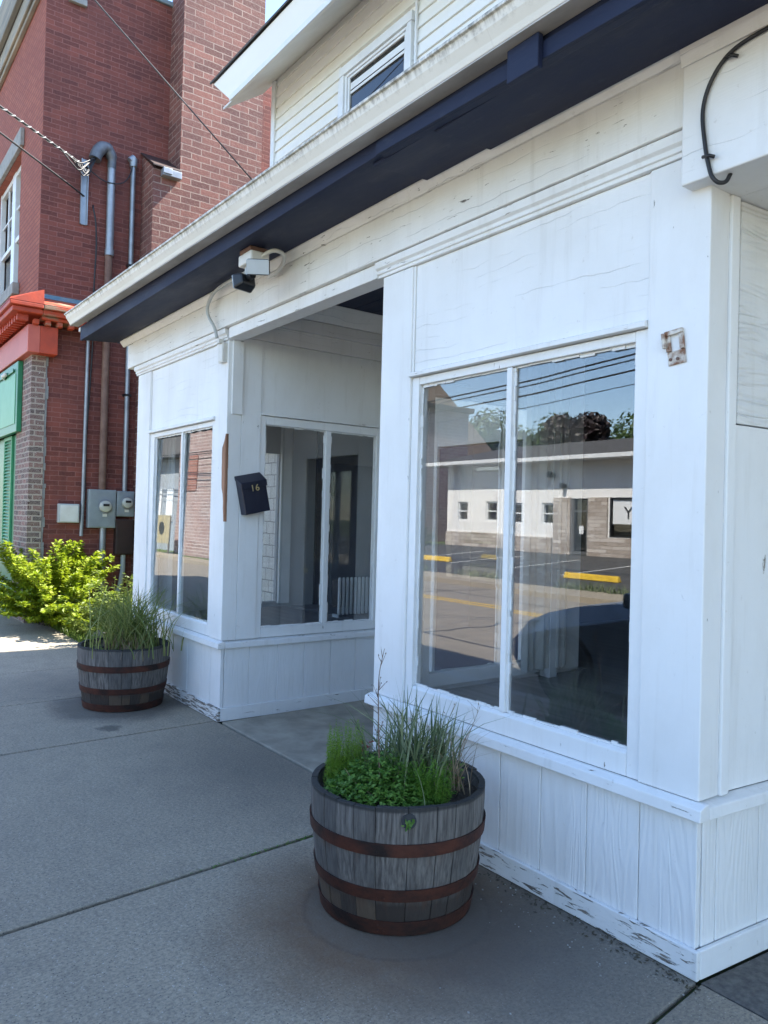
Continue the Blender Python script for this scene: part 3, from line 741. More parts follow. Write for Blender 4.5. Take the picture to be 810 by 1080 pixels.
# ------------------------------------------------------------------ fittings on the storefront
rot=Matrix.Rotation(R(12),4,'X')
MBX=thing('mailbox',(-3.88,.205,1.57),'dark navy wall mailbox hanging crooked on the white pilaster, gold number 16','mailbox')
tfm=lambda o,y,z:(lambda v:(-3.874+o,.205+v.y,1.72+v.z))(rot@Vector((0,y,z)))
m=MB(tfm); m.hexa([(0,-.105,-.15),(.085,-.105,-.15),(.085,.105,-.15),(0,.105,-.15),(0,-.105,.115),(.085,-.105,.085),(.085,.105,.085),(0,.105,.115)]); m.build('mailbox_body',P_NAVYBOX,MBX,.006)
m=MB(tfm); m.hexa([(0,-.11,.117),(.095,-.11,.04),(.095,.11,.04),(0,.11,.117),(0,-.11,.15),(.099,-.11,.088),(.099,.11,.088),(0,.11,.15)]); m.build('mailbox_lid',P_NAVYBOX,MBX,.006)
def text_mesh(name,cu,mat):
    tmp=bpy.data.objects.new('tmp_text',cu); COL.objects.link(tmp)
    bpy.context.view_layer.update()
    me=bpy.data.meshes.new_from_object(tmp.evaluated_get(bpy.context.evaluated_depsgraph_get()))
    bpy.data.objects.remove(tmp); bpy.data.curves.remove(cu)
    me.materials.clear(); me.materials.append(mat); me.name=name
    o=bpy.data.objects.new(name,me); COL.objects.link(o); return o
def digit(ch,y):
    cu=bpy.data.curves.new('house_number','FONT'); cu.body=ch; cu.size=.07; cu.extrude=.002; cu.align_x='CENTER'
    o=text_mesh('house_number',cu,P_GOLD)
    o.parent=MBX; KIDS.setdefault(MBX.name,[]).append(o)
    base=Matrix(((0,0,1,0),(1,0,0,0),(0,1,0,0),(0,0,0,1)))
    mm=Matrix.Translation(Vector(tfm(.1025,y,.018))-ORG[MBX.name])@rot@base
    o.matrix_local=mm
digit('1',-.022); digit('6',.018)

FL=thing('floodlight',(-3.22,-.22,3.2),'twin head security floodlight with white box under the navy eave','floodlight')
fx,fy=-2.90,-.30
MB().box(fx-.075,fx+.075,fy-.06,fy+.06,3.182,3.211).build('mounting_plate',P_RUSTP,FL,.004)
MB().box(fx-.085,fx+.095,fy-.065,fy+.065,3.108,3.181).build('sensor_box',P_WHITEP,FL,.012)
MB().tube([(fx-.03,fy-.01,3.108),(fx-.03,fy-.01,3.05)],.03,12).build('swivel_stem',P_LGREY,FL,smooth=True)
def head(cx,cy,cz,yaw,pitch,face):
    Mx=Matrix.Translation((cx,cy,cz))@Matrix.Rotation(yaw,4,'Z')@Matrix.Rotation(pitch,4,'X')
    tf=lambda x,y,z:tuple(Mx@Vector((x,y,z)))
    h=MB(tf); h.hexa([(-.075,-.02,-.05),(.075,-.02,-.05),(.055,.055,-.035),(-.055,.055,-.035),(-.075,-.02,.05),(.075,-.02,.05),(.055,.055,.035),(-.055,.055,.035)])
    o=h.build('lamp_head',P_BLACK,FL,.014)
    MB(tf).box(-.068,.068,-.0265,-.0205,-.043,.043).build('lamp_lens',P_LENS,o,.008)
head(fx+.15,fy-.04,3.06,R(55),R(16),1)
head(fx-.05,fy-.04,3.01,R(-75),R(12),1)
MB().tube([(fx-.06,fy-.03,3.03),(fx+.06,fy-.03,3.035)],.022,10).build('head_joint',P_BLACK,FL,smooth=True)

def curve(pts,k=8):
    """Catmull-Rom through pts"""
    P=[Vector(p) for p in pts]; P=[2*P[0]-P[1]]+P+[2*P[-1]-P[-2]]; out=[]
    for i in range(1,len(P)-2):
        for j in range(k):
            t=j/k; a,b,c,d=P[i-1:i+3]
            out.append(.5*((2*b)+(c-a)*t+(2*a-5*b+4*c-d)*t*t+(3*b-a-3*c+d)*t**3))
    out.append(P[-2]); return out
cb=MB(); cb.tube(curve([(-3.9445,-.068,2.88),(-3.96,-.085,2.96),(-4.03,-.11,3.07),(-3.98,-.125,3.15),(-3.80,-.14,3.20),(-3.45,-.17,3.19),(-3.05,-.25,3.13)]),.0125,10)
tag(cb.build('flexible_conduit',P_LGREY,smooth='all',loc=(-3.97,-.06,2.85)),'white flexible conduit looping from junction box up to the floodlight','conduit')
cb=MB(); cb.tube(curve([(-2.82,-.29,3.15),(-2.76,-.24,3.185),(-2.78,-.16,3.19),(-2.86,-.11,3.165),(-2.96,-.10,3.135),(-3.06,-.11,3.125)]),.013,10)
tag(cb.build('conduit_tail',P_WHITEP,smooth='all',loc=(-3.0,-.1,3.1)),'short white conduit bend right of the floodlight','conduit')
J=MB(); J.box(-3.985,-3.90,-.036,-.0,2.70,2.842); J.box(-3.978,-3.907,-.040,-.0365,2.708,2.834); J.box(-3.968,-3.925,-.06,-.02,2.843,2.875)
tag(J.build('junction_box',P_WHITEP,bevel=.005,loc=(-3.94,-.02,2.7)),'small white electrical box at top of the left bay corner pilaster','junction box')
cb=MB(); cb.tube(curve([(.70,-.080,3.10),(.40,-.080,3.13),(.225,-.080,3.131),(.112,-.080,3.115),(.043,-.080,3.055),(.010,-.080,2.96),(.022,-.080,2.83),(.040,-.080,2.745),(.052,-.078,2.715),(.065,-.066,2.70),(.078,-.045,2.705),(.085,-.03,2.733)]),0.007,10)
kc=tag(cb.build('black_cable',P_CABLE,smooth='all',loc=(.1,-.08,2.9)),'thick black cable looping down the white header at upper right','cable')
for (a,b) in ((.105,3.092),(.03,2.79)):
    MB().tube([(a-.015,-.083,b+.008),(a+.012,-.091,b+.002),(a+.028,-.083,b-.006)],.006,8).build('cable_clip',P_BLACK,kc,smooth='all')
br=thing('rusty_bracket',(-.12,0,2.13),'rusty steel bracket with square hole on the right hand pilaster','bracket')
rb=MB(lambda x,y,z:(-.122+x*math.cos(.16)-z*math.sin(-.16)*-1*0+ (z*-.12),y,2.19+z+x*.1))
rb.box(-.036,.036,-.006,-.001,-.062,-.012); rb.box(-.036,-.018,-.012,-.001,-.0115,.045); rb.box(.018,.036,-.012,-.001,-.0115,.045); rb.box(-.036,.036,-.016,-.001,.0455,.062)
rb.box(-.040,-.030,-.03,-.0125,-.0,.055)
rb.build('bracket_plate',P_RUSTPLATE,br,.003)
sw_=MB(lambda x,y,z:(-.122+x,y,2.19+z))
for sx in (-.018,.010): sw_.prism_y([(sx+.006*math.cos(k*.7),-.043+.006*math.sin(k*.7)) for k in range(9)],-.010,-.0065)
sw_.build('bracket_screws',P_RUSTP,br)

# interior objects
rad=thing('radiator',(-4.8,1.9,FZ),'white ribbed cast iron radiator inside behind the entry side window','radiator')
ra=MB()
for k in range(12):
    y=1.60+k*.046
    ra.prism_y([(-4.755,FZ+.05),(-4.745,FZ+.03),(-4.735,FZ+.03),(-4.728,FZ+.05),(-4.728,FZ+.37),(-4.735,FZ+.39),(-4.745,FZ+.39),(-4.755,FZ+.37)],y,y+.024)
ra.build('radiator_ribs',P_WINW,rad,.004)
MB().box(-4.85,-4.76,1.6,2.13,FZ+.10,FZ+.36).build('rib_gap_shade',P_INTD,rad)  # dark block behind the ribs, colours in the shade of the gaps
MB().box(-4.85,-4.75,1.605,1.62,FZ,FZ+.03).box(-4.85,-4.75,2.105,2.12,FZ,FZ+.03).build('radiator_feet',P_WINW,rad)
def curtain(name,y0,y1,x,z0,z1,label,along='y',seed=1):
    rnd=random.Random(seed); mb=MB(); n=60; top=[];ph=rnd.random()*6
    A=[];B=[]
    for i in range(n+1):
        t=i/n; u=y0+(y1-y0)*t; w=.022*math.sin(t*38+ph)+.012*math.sin(t*17+1)
        A.append(((x+w,u,z0) if along=='y' else (u,x+w,z0))); B.append(((x+w*.6,u,z1) if along=='y' else (u,x+w*.6,z1)))
    vs=A+B; off=.002
    fsx=[(i,i+1,n+2+i,n+1+i) for i in range(n)]
    vs2=[(p[0]+off,p[1]+off,p[2]) for p in vs]
    mb.add(vs,fsx); mb.add(vs2,[f[::-1] for f in fsx])
    return tag(mb.build(name,P_CURTAIN,smooth='all',loc=((x,y0,z0) if along=='y' else (y0,x,z0)),fix=False),label,'curtain')
curtain('sheer_curtain',1.0,1.42,-1.78,FZ+.06,3.2,'white sheer curtain hanging inside the right bay by the post',seed=2)
curtain('sheer_curtain',-5.78,-5.50,.22,FZ+.05,2.4,'pale curtain hanging inside the far left show window','x',4)

# ------------------------------------------------------------------ barrels
BH=.49
def rprof(z):
    t=z/BH
    return .302+.056*math.sin(min(1,t)*1.62)
def barrel(loc,label):
    root=thing('barrel_planter',loc,label,'barrel planter','half barrel planters')
    ns=22; mb=MB(); rnd=random.Random(5)
    a=0; ws=[rnd.uniform(.75,1.3) for _ in range(ns)]; tot=sum(ws)
    for w in ws:
        da=2*math.pi*w/tot; a1=a+da; gap=.0011/.35
        rs=rnd.uniform(-.0025,.0025); top=BH+rnd.uniform(-.004,.003)
        secs=[]
        for i in range(8):
            z=.004+(top-.004)*i/7; ro=rprof(z)+rs; ri=ro-.026
            q=[]
            for k in range(4):
                w_=a+gap+(da-2*gap)*k/3; q.append((loc[0]+ro*math.cos(w_),loc[1]+ro*math.sin(w_),loc[2]+z))
            for k in (3,2,1,0):
                w_=a+gap+(da-2*gap)*k/3; q.append((loc[0]+ri*math.cos(w_),loc[1]+ri*math.sin(w_),loc[2]+z))
            secs.append(q)
        mb.loft(secs); a=a1
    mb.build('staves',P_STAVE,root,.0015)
    for z0,z1 in ((.004,.058),(.138,.184),(.312,.360)):
        h=MB(); k=5
        pr=[(rprof(z0+(z1-z0)*i/k)+.0065,z0+(z1-z0)*i/k) for i in range(k+1)]+[(rprof(z0+(z1-z0)*i/k)+.001,z0+(z1-z0)*i/k) for i in range(k,-1,-1)]
        h.lathe(pr,loc,72); ho=h.build('hoop',P_RUST,root,smooth=True)
        rv=MB(); zc=(z0+z1)/2; rr=rprof(zc)+.007
        for da in (-.86,-.79):
            for dz in (-.01,.01):
                c=Vector((loc[0]+rr*math.cos(da),loc[1]+rr*math.sin(da),loc[2]+zc+dz)); d=Vector((math.cos(da),math.sin(da),0))
                rv.tube([c-d*.003,c+d*.003],.0045,8)
        rv.build('rivets',P_RUST,ho,smooth=True)
    # soil
    s=MB(); rnd=random.Random(8); n=28; rings=[0,.09,.17,.25,rprof(.43)-.028]
    vs=[(loc[0],loc[1],loc[2]+.47)]; fs_=[]
    for r_ in rings[1:]:
        for k in range(n):
            w=2*math.pi*k/n; vs.append((loc[0]+r_*math.cos(w),loc[1]+r_*math.sin(w),loc[2]+.462-.02*(r_/.33)**2+rnd.uniform(-.012,.012)))
    for k in range(n): fs_.append((0,1+k,1+(k+1)%n))
    for j in range(len(rings)-2):
        for k in range(n):
            b=1+j*n; fs_.append((b+k,b+n+k,b+n+(k+1)%n,b+(k+1)%n))
    s.add(vs,fs_); s.build('soil',P_SOIL,root,smooth='all')
    return root
B1=(-1.03,-.505,0.001); B2=(-4.80,-.42,0.001)
bar=barrel(B1,'weathered half barrel planter in the foreground by the right bay, leafy greens inside')
bar2=dup(bar,B2,R(70),'half barrel planter at the left bay corner, long grass inside')
ORG[bar2.name]=Vector(B2)
# bung hole with a sprout in the near barrel
da=R(-31); d=Vector((math.cos(da),math.sin(da),0)); rr=rprof(.447)+.003
c=Vector(B1)+d*rr+Vector((0,0,.447))
MB().tube([c-d*.004,c+d*.0012],.028,18).build('bung_hole',P_DARK,bar,smooth=True)

# ------------------------------------------------------------------ plants
def blade(mb,p,h,lean,az,w,curl=.5,segs=5,twist=0):
    d=Vector((math.cos(az),math.sin(az),0)); s=Vector((-math.sin(az+twist),math.cos(az+twist),0))
    vs=[]; fs_=[]
    for i in range(segs+1):
        t=i/segs
        pos=Vector(p)+d*(lean*h*(t**(1.4+curl)))+Vector((0,0,h*(t-.28*lean*t*t*t)))
        ww=w*(1-t**2.2)*.5+.0004
        vs.append(tuple(pos-s*ww)); vs.append(tuple(pos+s*ww))
    for i in range(segs): fs_.append((2*i,2*i+1,2*i+3,2*i+2))
    mb.add(vs,fs_)
def leaf(mb,p,n,up,L,W):
    n=n.normalized(); u=(up-n*up.dot(n))
    if u.length<1e-3: u=Vector((1,0,0))-n*n.x
    u.normalize(); s=n.cross(u)
    p=Vector(p)
    mb.add([tuple(p),tuple(p+u*L*.5+s*W*.5+n*L*.06),tuple(p+u*L),tuple(p+u*L*.5-s*W*.5+n*L*.06)],[(0,1,2,3)])
def rv3(r): return Vector((r.gauss(0,1),r.gauss(0,1),r.gauss(0,1)))
def plant(mb,name,mat,loc,label,cat='plant',group=None): 
    o=mb.build(name,mat,loc=loc,fix=False); return tag(o,label,cat,group)
camd=Vector((.72,-.69,0)); camr=Vector((.69,.72,0))
def inB(B,r_,f_,z=.46): return Vector(B)+camr*r_+camd*f_+Vector((0,0,z))
rnd=random.Random(11)
# blue-green tuft in the middle of the near barrel
mb=MB()
for i in range(215):
    a=rnd.uniform(0,6.28); q=abs(rnd.gauss(0,.095))
    p=inB(B1,.045+q*math.cos(a),.02+q*math.sin(a))
    blade(mb,p,rnd.uniform(.20,.46)*(1-.5*q),rnd.uniform(.08,1.0),rnd.uniform(0,6.28),rnd.uniform(.005,.011),rnd.uniform(.2,.9),5,rnd.uniform(-1,1))
plant(mb,'grass_tuft',L_GRASS,inB(B1,.04,.02),'blue green grass tuft in the middle of the foreground barrel')
# right tuft of shorter blades
mb=MB()
for i in range(60):
    a=rnd.uniform(0,6.28); q=abs(rnd.gauss(0,.045))
    p=inB(B1,.16+q*math.cos(a),-.02+q*math.sin(a))
    blade(mb,p,rnd.uniform(.20,.38),rnd.uniform(.05,.45),rnd.uniform(0,6.28),rnd.uniform(.008,.013),rnd.uniform(.2,.9),5,rnd.uniform(-1,1))
plant(mb,'grass_tuft',L_GRASS,inB(B1,.16,-.02),'broad bladed green tuft right of centre in the foreground barrel')
def feather(mb,p,h,r0,rn,lean=.15):
    az=rn.uniform(0,6.28); d=Vector((math.cos(az),math.sin(az),0)); n=int(h/.0065)
    for i in range(n):
        t=i/n; c=Vector(p)+d*lean*h*t*t+Vector((0,0,h*t))
        rr=r0*(1-.75*t)*(.6+.4*math.sin(min(1,t*6)*1.57))
        for k in range(3):
            a=rn.uniform(0,6.28); v=Vector((math.cos(a),math.sin(a),rn.uniform(.15,.8)))
            leaf(mb,c,v.cross(Vector((-math.sin(a),math.cos(a),0))),v,rr*rn.uniform(.7,1.2),.0045)
mb=MB()
for i in range(110):
    a=rnd.uniform(0,6.28); q=.085*math.sqrt(rnd.random())
    p=inB(B1,-.225+q*math.cos(a)*.9,-.0+q*1.3*math.sin(a),.43)
    feather(mb,p,rnd.uniform(.16,.275),.022,rnd,.08)
plant(mb,'feathery_plant',L_FEATH,inB(B1,-.22,0),'bright yellow green feathery plant at the left rim of the foreground barrel')
mb=MB()
for i in range(60):
    a=rnd.uniform(0,6.28); q=.10*math.sqrt(rnd.random())
    p=inB(B1,.135+q*math.cos(a),.15+q*.9*math.sin(a),.44)
    feather(mb,p,rnd.uniform(.10,.20),.030,rnd,.2)
plant(mb,'feathery_plant',leafmat('dark_feathery',(.10,.23,.025),(.20,.36,.05),.4),inB(B1,.13,.14),'darker green ferny plant at the front right of the foreground barrel')
mb=MB()
for i in range(3300):
    a=rnd.uniform(0,6.28); q=math.sqrt(rnd.random())
    r_=-.05+.23*q*math.cos(a); f_=.12+.20*q*math.sin(a)
    if math.hypot(r_,f_)>.31: continue
    z=.455+.15*(1-q*q)*rnd.random()+.03*rnd.random()
    p=inB(B1,r_,f_,z); n=Vector((rnd.gauss(0,.5),rnd.gauss(0,.5),1))
    for k in range(3):
        w=rnd.uniform(0,6.28)+k*2.1
        leaf(mb,p,n,Vector((math.cos(w),math.sin(w),.1)),rnd.uniform(.009,.017),rnd.uniform(.008,.014))
plant(mb,'clover_plant',L_CLOVER,inB(B1,-.06,.13),'low dark green clover spreading over the front of the foreground barrel')
mb=MB()
for i in range(800):
    a=rnd.uniform(0,6.28); q=math.sqrt(rnd.random())
    r_=.0+.27*q*math.cos(a); f_=-.05+.22*q*math.sin(a)
    z=.45+.08*rnd.random()
    p=inB(B1,r_,f_,z); n=Vector((rnd.gauss(0,.6),rnd.gauss(0,.6),1)); w=rnd.uniform(0,6.28)
    leaf(mb,p,n,Vector((math.cos(w),math.sin(w),.3)),rnd.uniform(.015,.035),rnd.uniform(.008,.016))
plant(mb,'ground_weed',L_CLOVER,inB(B1,0,-.05),'small mixed weeds covering the soil at the back of the foreground barrel')['kind']='stuff'
# dry stems
def stem(pts,r,name,label,mat=L_TWIG,twigs=0,seed=0):
    mb=MB(); c=curve(pts,6); n=len(c); mb.tube(c,[r*(1-.75*i/(n-1)) for i in range(n)],6)
    rn=random.Random(seed)
    for k in range(twigs):
        i=int(n*rn.uniform(.35,.95)); p=c[min(i,n-1)]; d=Vector((rn.gauss(0,.6),rn.gauss(0,.6),1)).normalized()*rn.uniform(.02,.06)
        mb.tube([p,p+d*.5,p+d],[r*.4,r*.3,r*.2],5)
        leaf(mb,p+d,rv3(rn),d,.012,.006)
    return tag(mb.build(name,mat,smooth='all',loc=tuple(pts[0])),label,'dry weed')
stem([inB(B1,-.05,.16,.43),inB(B1,-.062,.15,.6),inB(B1,-.07,.14,.75),inB(B1,-.075,.12,.92),inB(B1,-.058,.10,1.03)],.0042,'dead_stalk','tall dead brown stalk standing at the front of the foreground barrel',L_TWIG,14,1)
stem([inB(B1,-.06,.2,.47),inB(B1,-.1,.22,.5),inB(B1,-.15,.21,.53),inB(B1,-.19,.2,.575)],.003,'dry_twig','pale bent twig lying over the clover in the foreground barrel',L_TAN,0,2)
mb=MB()
for i in range(46):
    a=rnd.uniform(0,6.28); q=abs(rnd.gauss(0,.03))
    p=inB(B1,.235+q*math.cos(a),.02+q*math.sin(a),.43)
    blade(mb,p,rnd.uniform(.12,.36),rnd.uniform(.1,.8),rnd.uniform(0,6.28),rnd.uniform(.003,.006),rnd.uniform(.2,1),6,rnd.uniform(-1,1))
plant(mb,'dry_grass',L_TAN,inB(B1,.235,.02),'straw coloured dead grass at the right rim of the foreground barrel','dry grass')
for j,(a,b,lb) in enumerate((((.20,.04),(.30,.0),'leaning dry stem with seed head right of the foreground tuft'),((.17,.0),(.20,-.03),'thin upright dry stem behind the green blades of the foreground barrel'))):
    stem([inB(B1,a[0],a[1],.43),inB(B1,a[0]*.6+b[0]*.4,a[1],.56),inB(B1,b[0],b[1],.72),inB(B1,b[0]+.03,b[1],.80)],.0022,'straw_weed',lb,L_TAN,4,20+j)
mb=MB()
for i in range(5):
    p=inB(B1,-.165+rnd.gauss(0,.018),-.16+rnd.gauss(0,.02),.56+rnd.gauss(0,.014))
    for k in range(8):
        w=k*.8; leaf(mb,p,Vector((rnd.gauss(0,.4),rnd.gauss(0,.4),1)),Vector((math.cos(w),math.sin(w),.35)),.016,.012)
fo=plant(mb,'red_flower',L_RED,inB(B1,-.165,-.16),'small dull red flowers behind the feathery plant in the foreground barrel','flower')
mb=MB()
for i in range(5): 
    p0=inB(B1,-.165,-.16,.44); p1=inB(B1,-.165+rnd.gauss(0,.015),-.16,.555); mb.tube([p0,(p0+p1)/2,p1],.002,5)
mb.build('flower_stem',L_CLOVER,fo)
mb=MB()
for i in range(10):
    p=inB(B1,-.05+rnd.gauss(0,.03),-.2+rnd.gauss(0,.02),.545+rnd.gauss(0,.02))
    for k in range(5):
        w=k*1.26; leaf(mb,p,Vector((.5,-.5,.7)),Vector((math.cos(w),math.sin(w),.3)),.009,.008)
plant(mb,'white_flower',L_WHITE,inB(B1,-.05,-.2),'tiny white blossoms at the back of the foreground barrel','flower')
mb=MB()
for i in range(40):
    v=rv3(rnd)*.009; leaf(mb,c+d*.003+v-d*v.dot(d)+Vector((0,0,-.005)),Vector((d.x,d.y,.5))+rv3(rnd)*.5,rv3(rnd),.016,.010)
plant(mb,'sprout',L_CLOVER,c,'little green sprout growing out of the bung hole of the foreground barrel','sprout')
# far barrel: long arching grass
mb=MB()
for i in range(620):
    a=rnd.uniform(0,6.28); q=abs(rnd.gauss(0,.15))
    p=inB(B2,.06+q*math.cos(a),-.02+q*math.sin(a)*1.1,.42)
    blade(mb,p,rnd.uniform(.16,.66),rnd.uniform(.15,1.15),rnd.uniform(0,6.28),rnd.uniform(.006,.012),rnd.uniform(.3,1.1),6,rnd.uniform(-1,1))
plant(mb,'grass_tuft',leafmat('far_blades',(.12,.18,.04),(.36,.38,.13),.45),inB(B2,.12,0),'long arching green grass filling the barrel by the left bay')
mb=MB()
for i in range(320):
    a=rnd.uniform(0,6.28); q=abs(rnd.gauss(0,.13))
    p=inB(B2,.05+q*math.cos(a),.08+q*math.sin(a),.42)
    blade(mb,p,rnd.uniform(.08,.24),rnd.uniform(.2,1.0),rnd.uniform(0,6.28),rnd.uniform(.003,.007),rnd.uniform(.3,1.1),5,rnd.uniform(-1,1))
plant(mb,'dry_grass',L_TAN,inB(B2,.05,.08),'dry straw blades at the front of the barrel by the left bay','dry grass')
mb=MB()
for i in range(420):
    a=rnd.uniform(0,6.28); q=math.sqrt(rnd.random())*.3
    p=inB(B2,-.02+q*math.cos(a)*.9,q*math.sin(a)*.9,.42+.04*rnd.random()); w=rnd.uniform(0,6.28)
    leaf(mb,p,Vector((rnd.gauss(0,.5),rnd.gauss(0,.5),1)),Vector((math.cos(w),math.sin(w),.3)),rnd.uniform(.02,.04),rnd.uniform(.01,.02))
plant(mb,'ground_weed',L_CLOVER,inB(B2,0,0),'low weeds covering the soil of the barrel by the left bay')['kind']='stuff'

# yellow-green shrub at the brick corner
def shrub(base,label,n=64,seed=4,mat=L_SHRUB,size=1.0,lmin=.3,lmax=1.0):
    rn=random.Random(seed); root=thing('shrub',base,label,'shrub')
    wood=MB(); fol=MB(); B=Vector(base)
    for i in range(n):
        az=rn.uniform(0,6.28); el=rn.uniform(.05,1.25); L=size*rn.uniform(lmin,lmax)
        d=Vector((math.cos(az)*math.cos(el)*1.35,math.sin(az)*math.cos(el)*.75,math.sin(el)*.95))
        p0=B+Vector((rn.gauss(0,.1),rn.gauss(0,.07),.02)); pts=[]
        for k in range(6):
            t=k/5; pts.append(p0+d*L*t+Vector((0,0,.10*math.sin(t*2.2)*L))+rv3(rn)*.012)
        wood.tube(pts,[.009*(1-.8*k/5) for k in range(6)],5)
        m=int(170*L)
        for q in range(m):
            t=rn.uniform(.22,1.02)**.75; k=min(4,int(t*5)); f=t*5-k
            c=pts[k].lerp(pts[k+1],min(1,f))
            a=rn.uniform(0,6.28); sp=.05*(1-.45*t)
            o=Vector((math.cos(a),math.sin(a),rn.uniform(-.4,.9)))*sp*rn.random()
            leaf(fol,c+o,Vector((rn.gauss(0,.45),rn.gauss(0,.45),1)),o.normalized()*.7+d*.6+rv3(rn)*.3,rn.uniform(.045,.08),rn.uniform(.028,.044))
    fol.build('foliage',mat,root,fix=False); wood.build('branches',P_TRUNK,root,smooth='all')
    return root
shrub((-9.64,.16,0),'bright yellow green bushy shrub at the red brick corner',270,4,L_SHRUB,1.2,.40,1.05)
# weeds and grass strip in the gap
mb=MB()
for i in range(9000):
    x=rnd.uniform(-9.7,-6.3); y=rnd.uniform(.08,2.2) if rnd.random()<.5 else rnd.uniform(.06,.8)
    blade(mb,(x,y,-.01),rnd.uniform(.05,.17),rnd.uniform(.2,1),rnd.uniform(0,6.28),rnd.uniform(.004,.008),.5,3)
o=mb.build('grass',L_LAWN,loc=(-8,.5,0),fix=False); tag(o,'sunlit grass strip between the sidewalk and the brick wall','grass',kind='stuff')
def weed(base,label,seed,h=.5,n=24,r=.2,mat=L_WEED):
    rn=random.Random(seed); mb=MB(); B=Vector(base)
    for i in range(n):
        az=rn.uniform(0,6.28); L=h*rn.uniform(.5,1); d=Vector((math.cos(az)*r/h,math.sin(az)*r/h,1)); pts=[B+d*L*t*.25+Vector((0,0,0))+rv3(rn)*.008 for t in range(5)]
        mb.tube(pts,[.004,.0035,.003,.0025,.0015],4)
        for q in range(26):
            t=rn.uniform(.2,1); c=B+d*L*t; a=rn.uniform(0,6.28); v=Vector((math.cos(a),math.sin(a),rn.uniform(.1,.6)))
            leaf(mb,c,Vector((rn.gauss(0,.4),rn.gauss(0,.4),1)),v,rn.uniform(.05,.10),rn.uniform(.02,.035))
    return plant(mb,'weed',mat,base,label,'weed')
weed((-7.85,.40,0),'leafy light green weed clump behind the far barrel, left of the white bay',1,.85,40,.34)
weed((-8.5,.75,0),'tall weed with broad leaves beside the pale rubble',2,.55,22,.25)
weed((-7.0,.7,0),'narrow dark weed against the left end of the storefront',3,.7,18,.2,L_CLOVER)
weed((-7.3,.32,0),'low leafy weed at the sidewalk edge behind the far barrel',5,.55,34,.34)
weed((-8.75,.50,0),'bright leafy weed between the shrub and the far barrel, next to the flat stone',8,.42,30,.34)
weed((-8.25,.28,0),'low spreading weed on the sunlit edge of the sidewalk beside the shrub',9,.30,30,.36)
for k,(x,y,s,lb) in enumerate(((-8.75,.5,.17,'pale rubble stone lying in the grass under the shrub'),(-8.25,.62,.2,'broad flat pale stone in the weeds beside the shrub'),(-8.05,.35,.11,'small pale stone at the grass edge near the sidewalk'),(-9.0,.85,.2,'pinkish rubble stone close to the meter pipes'))):
    rn=random.Random(40+k); mb=MB(); vs=[];fs_=[]
    mb.lathe([(0.001,-.3*s),(.6*s,-.28*s),(s,-.05*s),(.85*s,.28*s),(.4*s,.45*s),(.001,.48*s)],(x,y,.06),9,closed=False)
    mb.v=[(a+rn.gauss(0,.11*s),b+rn.gauss(0,.11*s),c_+rn.gauss(0,.06*s)) for a,b,c_ in mb.v]
    tag(mb.build('stone',P_ROCK,loc=(x,y,0)),lb,'stone','pale stones in the side yard')
# little debris on the pavement
rn=random.Random(77)
mb=MB()
for i in range(190):
    if rn.random()<.45: x=rn.uniform(-1.0,.05); y=-.03-abs(rn.gauss(0,.12))
    else: x=rn.uniform(-6,1.2); y=rn.uniform(-2,-.05)
    s=rn.uniform(.0015,.0045); a=rn.uniform(0,6.28)
    p=[(x+s*rn.uniform(.7,1.3)*math.cos(a+k*1.57),y+s*rn.uniform(.6,1.2)*math.sin(a+k*1.57)) for k in range(4)]
    mb.prism_z(p,.0006,.0006+s*rn.uniform(.4,.9))
tag(mb.build('paint_chips',mk('flaked_paint_chips',(.40,.39,.36),(.20,.19,.17),60,rough=.8),loc=(-.5,-.2,0)),'pale flaked paint chips and grit scattered on the sidewalk','debris',kind='stuff')
mb=MB()
for i in range(150):
    x=-1.0+1.05*rn.random()**.8; y=-.028-abs(rn.gauss(0,.03)); s=rn.uniform(.006,.016); a=rn.uniform(0,6.28)
    leaf(mb,(x,y,.003),Vector((rn.gauss(0,.3),rn.gauss(0,.3),1)),Vector((math.cos(a),math.sin(a),.15)),s*1.6,s*.7)
tag(mb.build('leaf_litter',mk('dead_litter',(.05,.04,.03),(.09,.08,.05),40,rough=1),loc=(-.5,-.05,0),fix=False),'dark leaf litter along the foot of the right bay','debris',kind='stuff')
mb=MB()
for i in range(150):
    t=rn.random()**1.3; x=-1.74+.06*t+rn.gauss(0,.006); y=-.45-.9*t; a=rn.uniform(0,6.28)
    for k in range(2): leaf(mb,(x,y,-.004),Vector((rn.gauss(0,.5),rn.gauss(0,.5),1)),Vector((math.cos(a+k*2),math.sin(a+k*2),.5)),rn.uniform(.006,.014),.006)
tag(mb.build('joint_weeds',L_CLOVER,loc=(-1.7,-.9,0),fix=False),'mossy weeds growing in the sidewalk joint beside the near barrel','moss',kind='stuff')

# ------------------------------------------------------------------ red brick building
BX,BY=-9.906,-.088
BB=thing('brick_building',(BX,BY,0),'old two storey red brick building with orange cornice at the left','brick building')
def bp(mb,name,mat,bevel=0,parent=BB,smooth=False): return mb.build(name,mat,parent,bevel,smooth)
bp(MB().box(BX-.3,BX,BY+.001,9,0,9.23),'side_wall',P_BRICK)
WXa,WXb,WZa,WZb=-13.4,-11.30,4.98,7.02
fw=MB(); fw.box(-20,WXa,BY,BY+.3,0,10); fw.box(WXb,BX-.301,BY,BY+.3,3.6,10); fw.box(WXa,WXb,BY,BY+.3,3.6,WZa); fw.box(WXa,WXb,BY,BY+.3,WZb,10)
fw.box(BX-.3005,BX-.0,BY-.0,BY+.0009,0,9.2)
bp(fw,'front_wall',P_BRICKF)
bp(MB().box(-20,BX-.31,8.7,9,0,9.2).box(-20,-19.7,BY+.31,8.69,0,9.2),'rear_wall',P_BRICK)
bp(MB().box(-19.7,BX-.31,BY+.31,8.69,9.0,9.1),'flat_roof',P_ROOF)
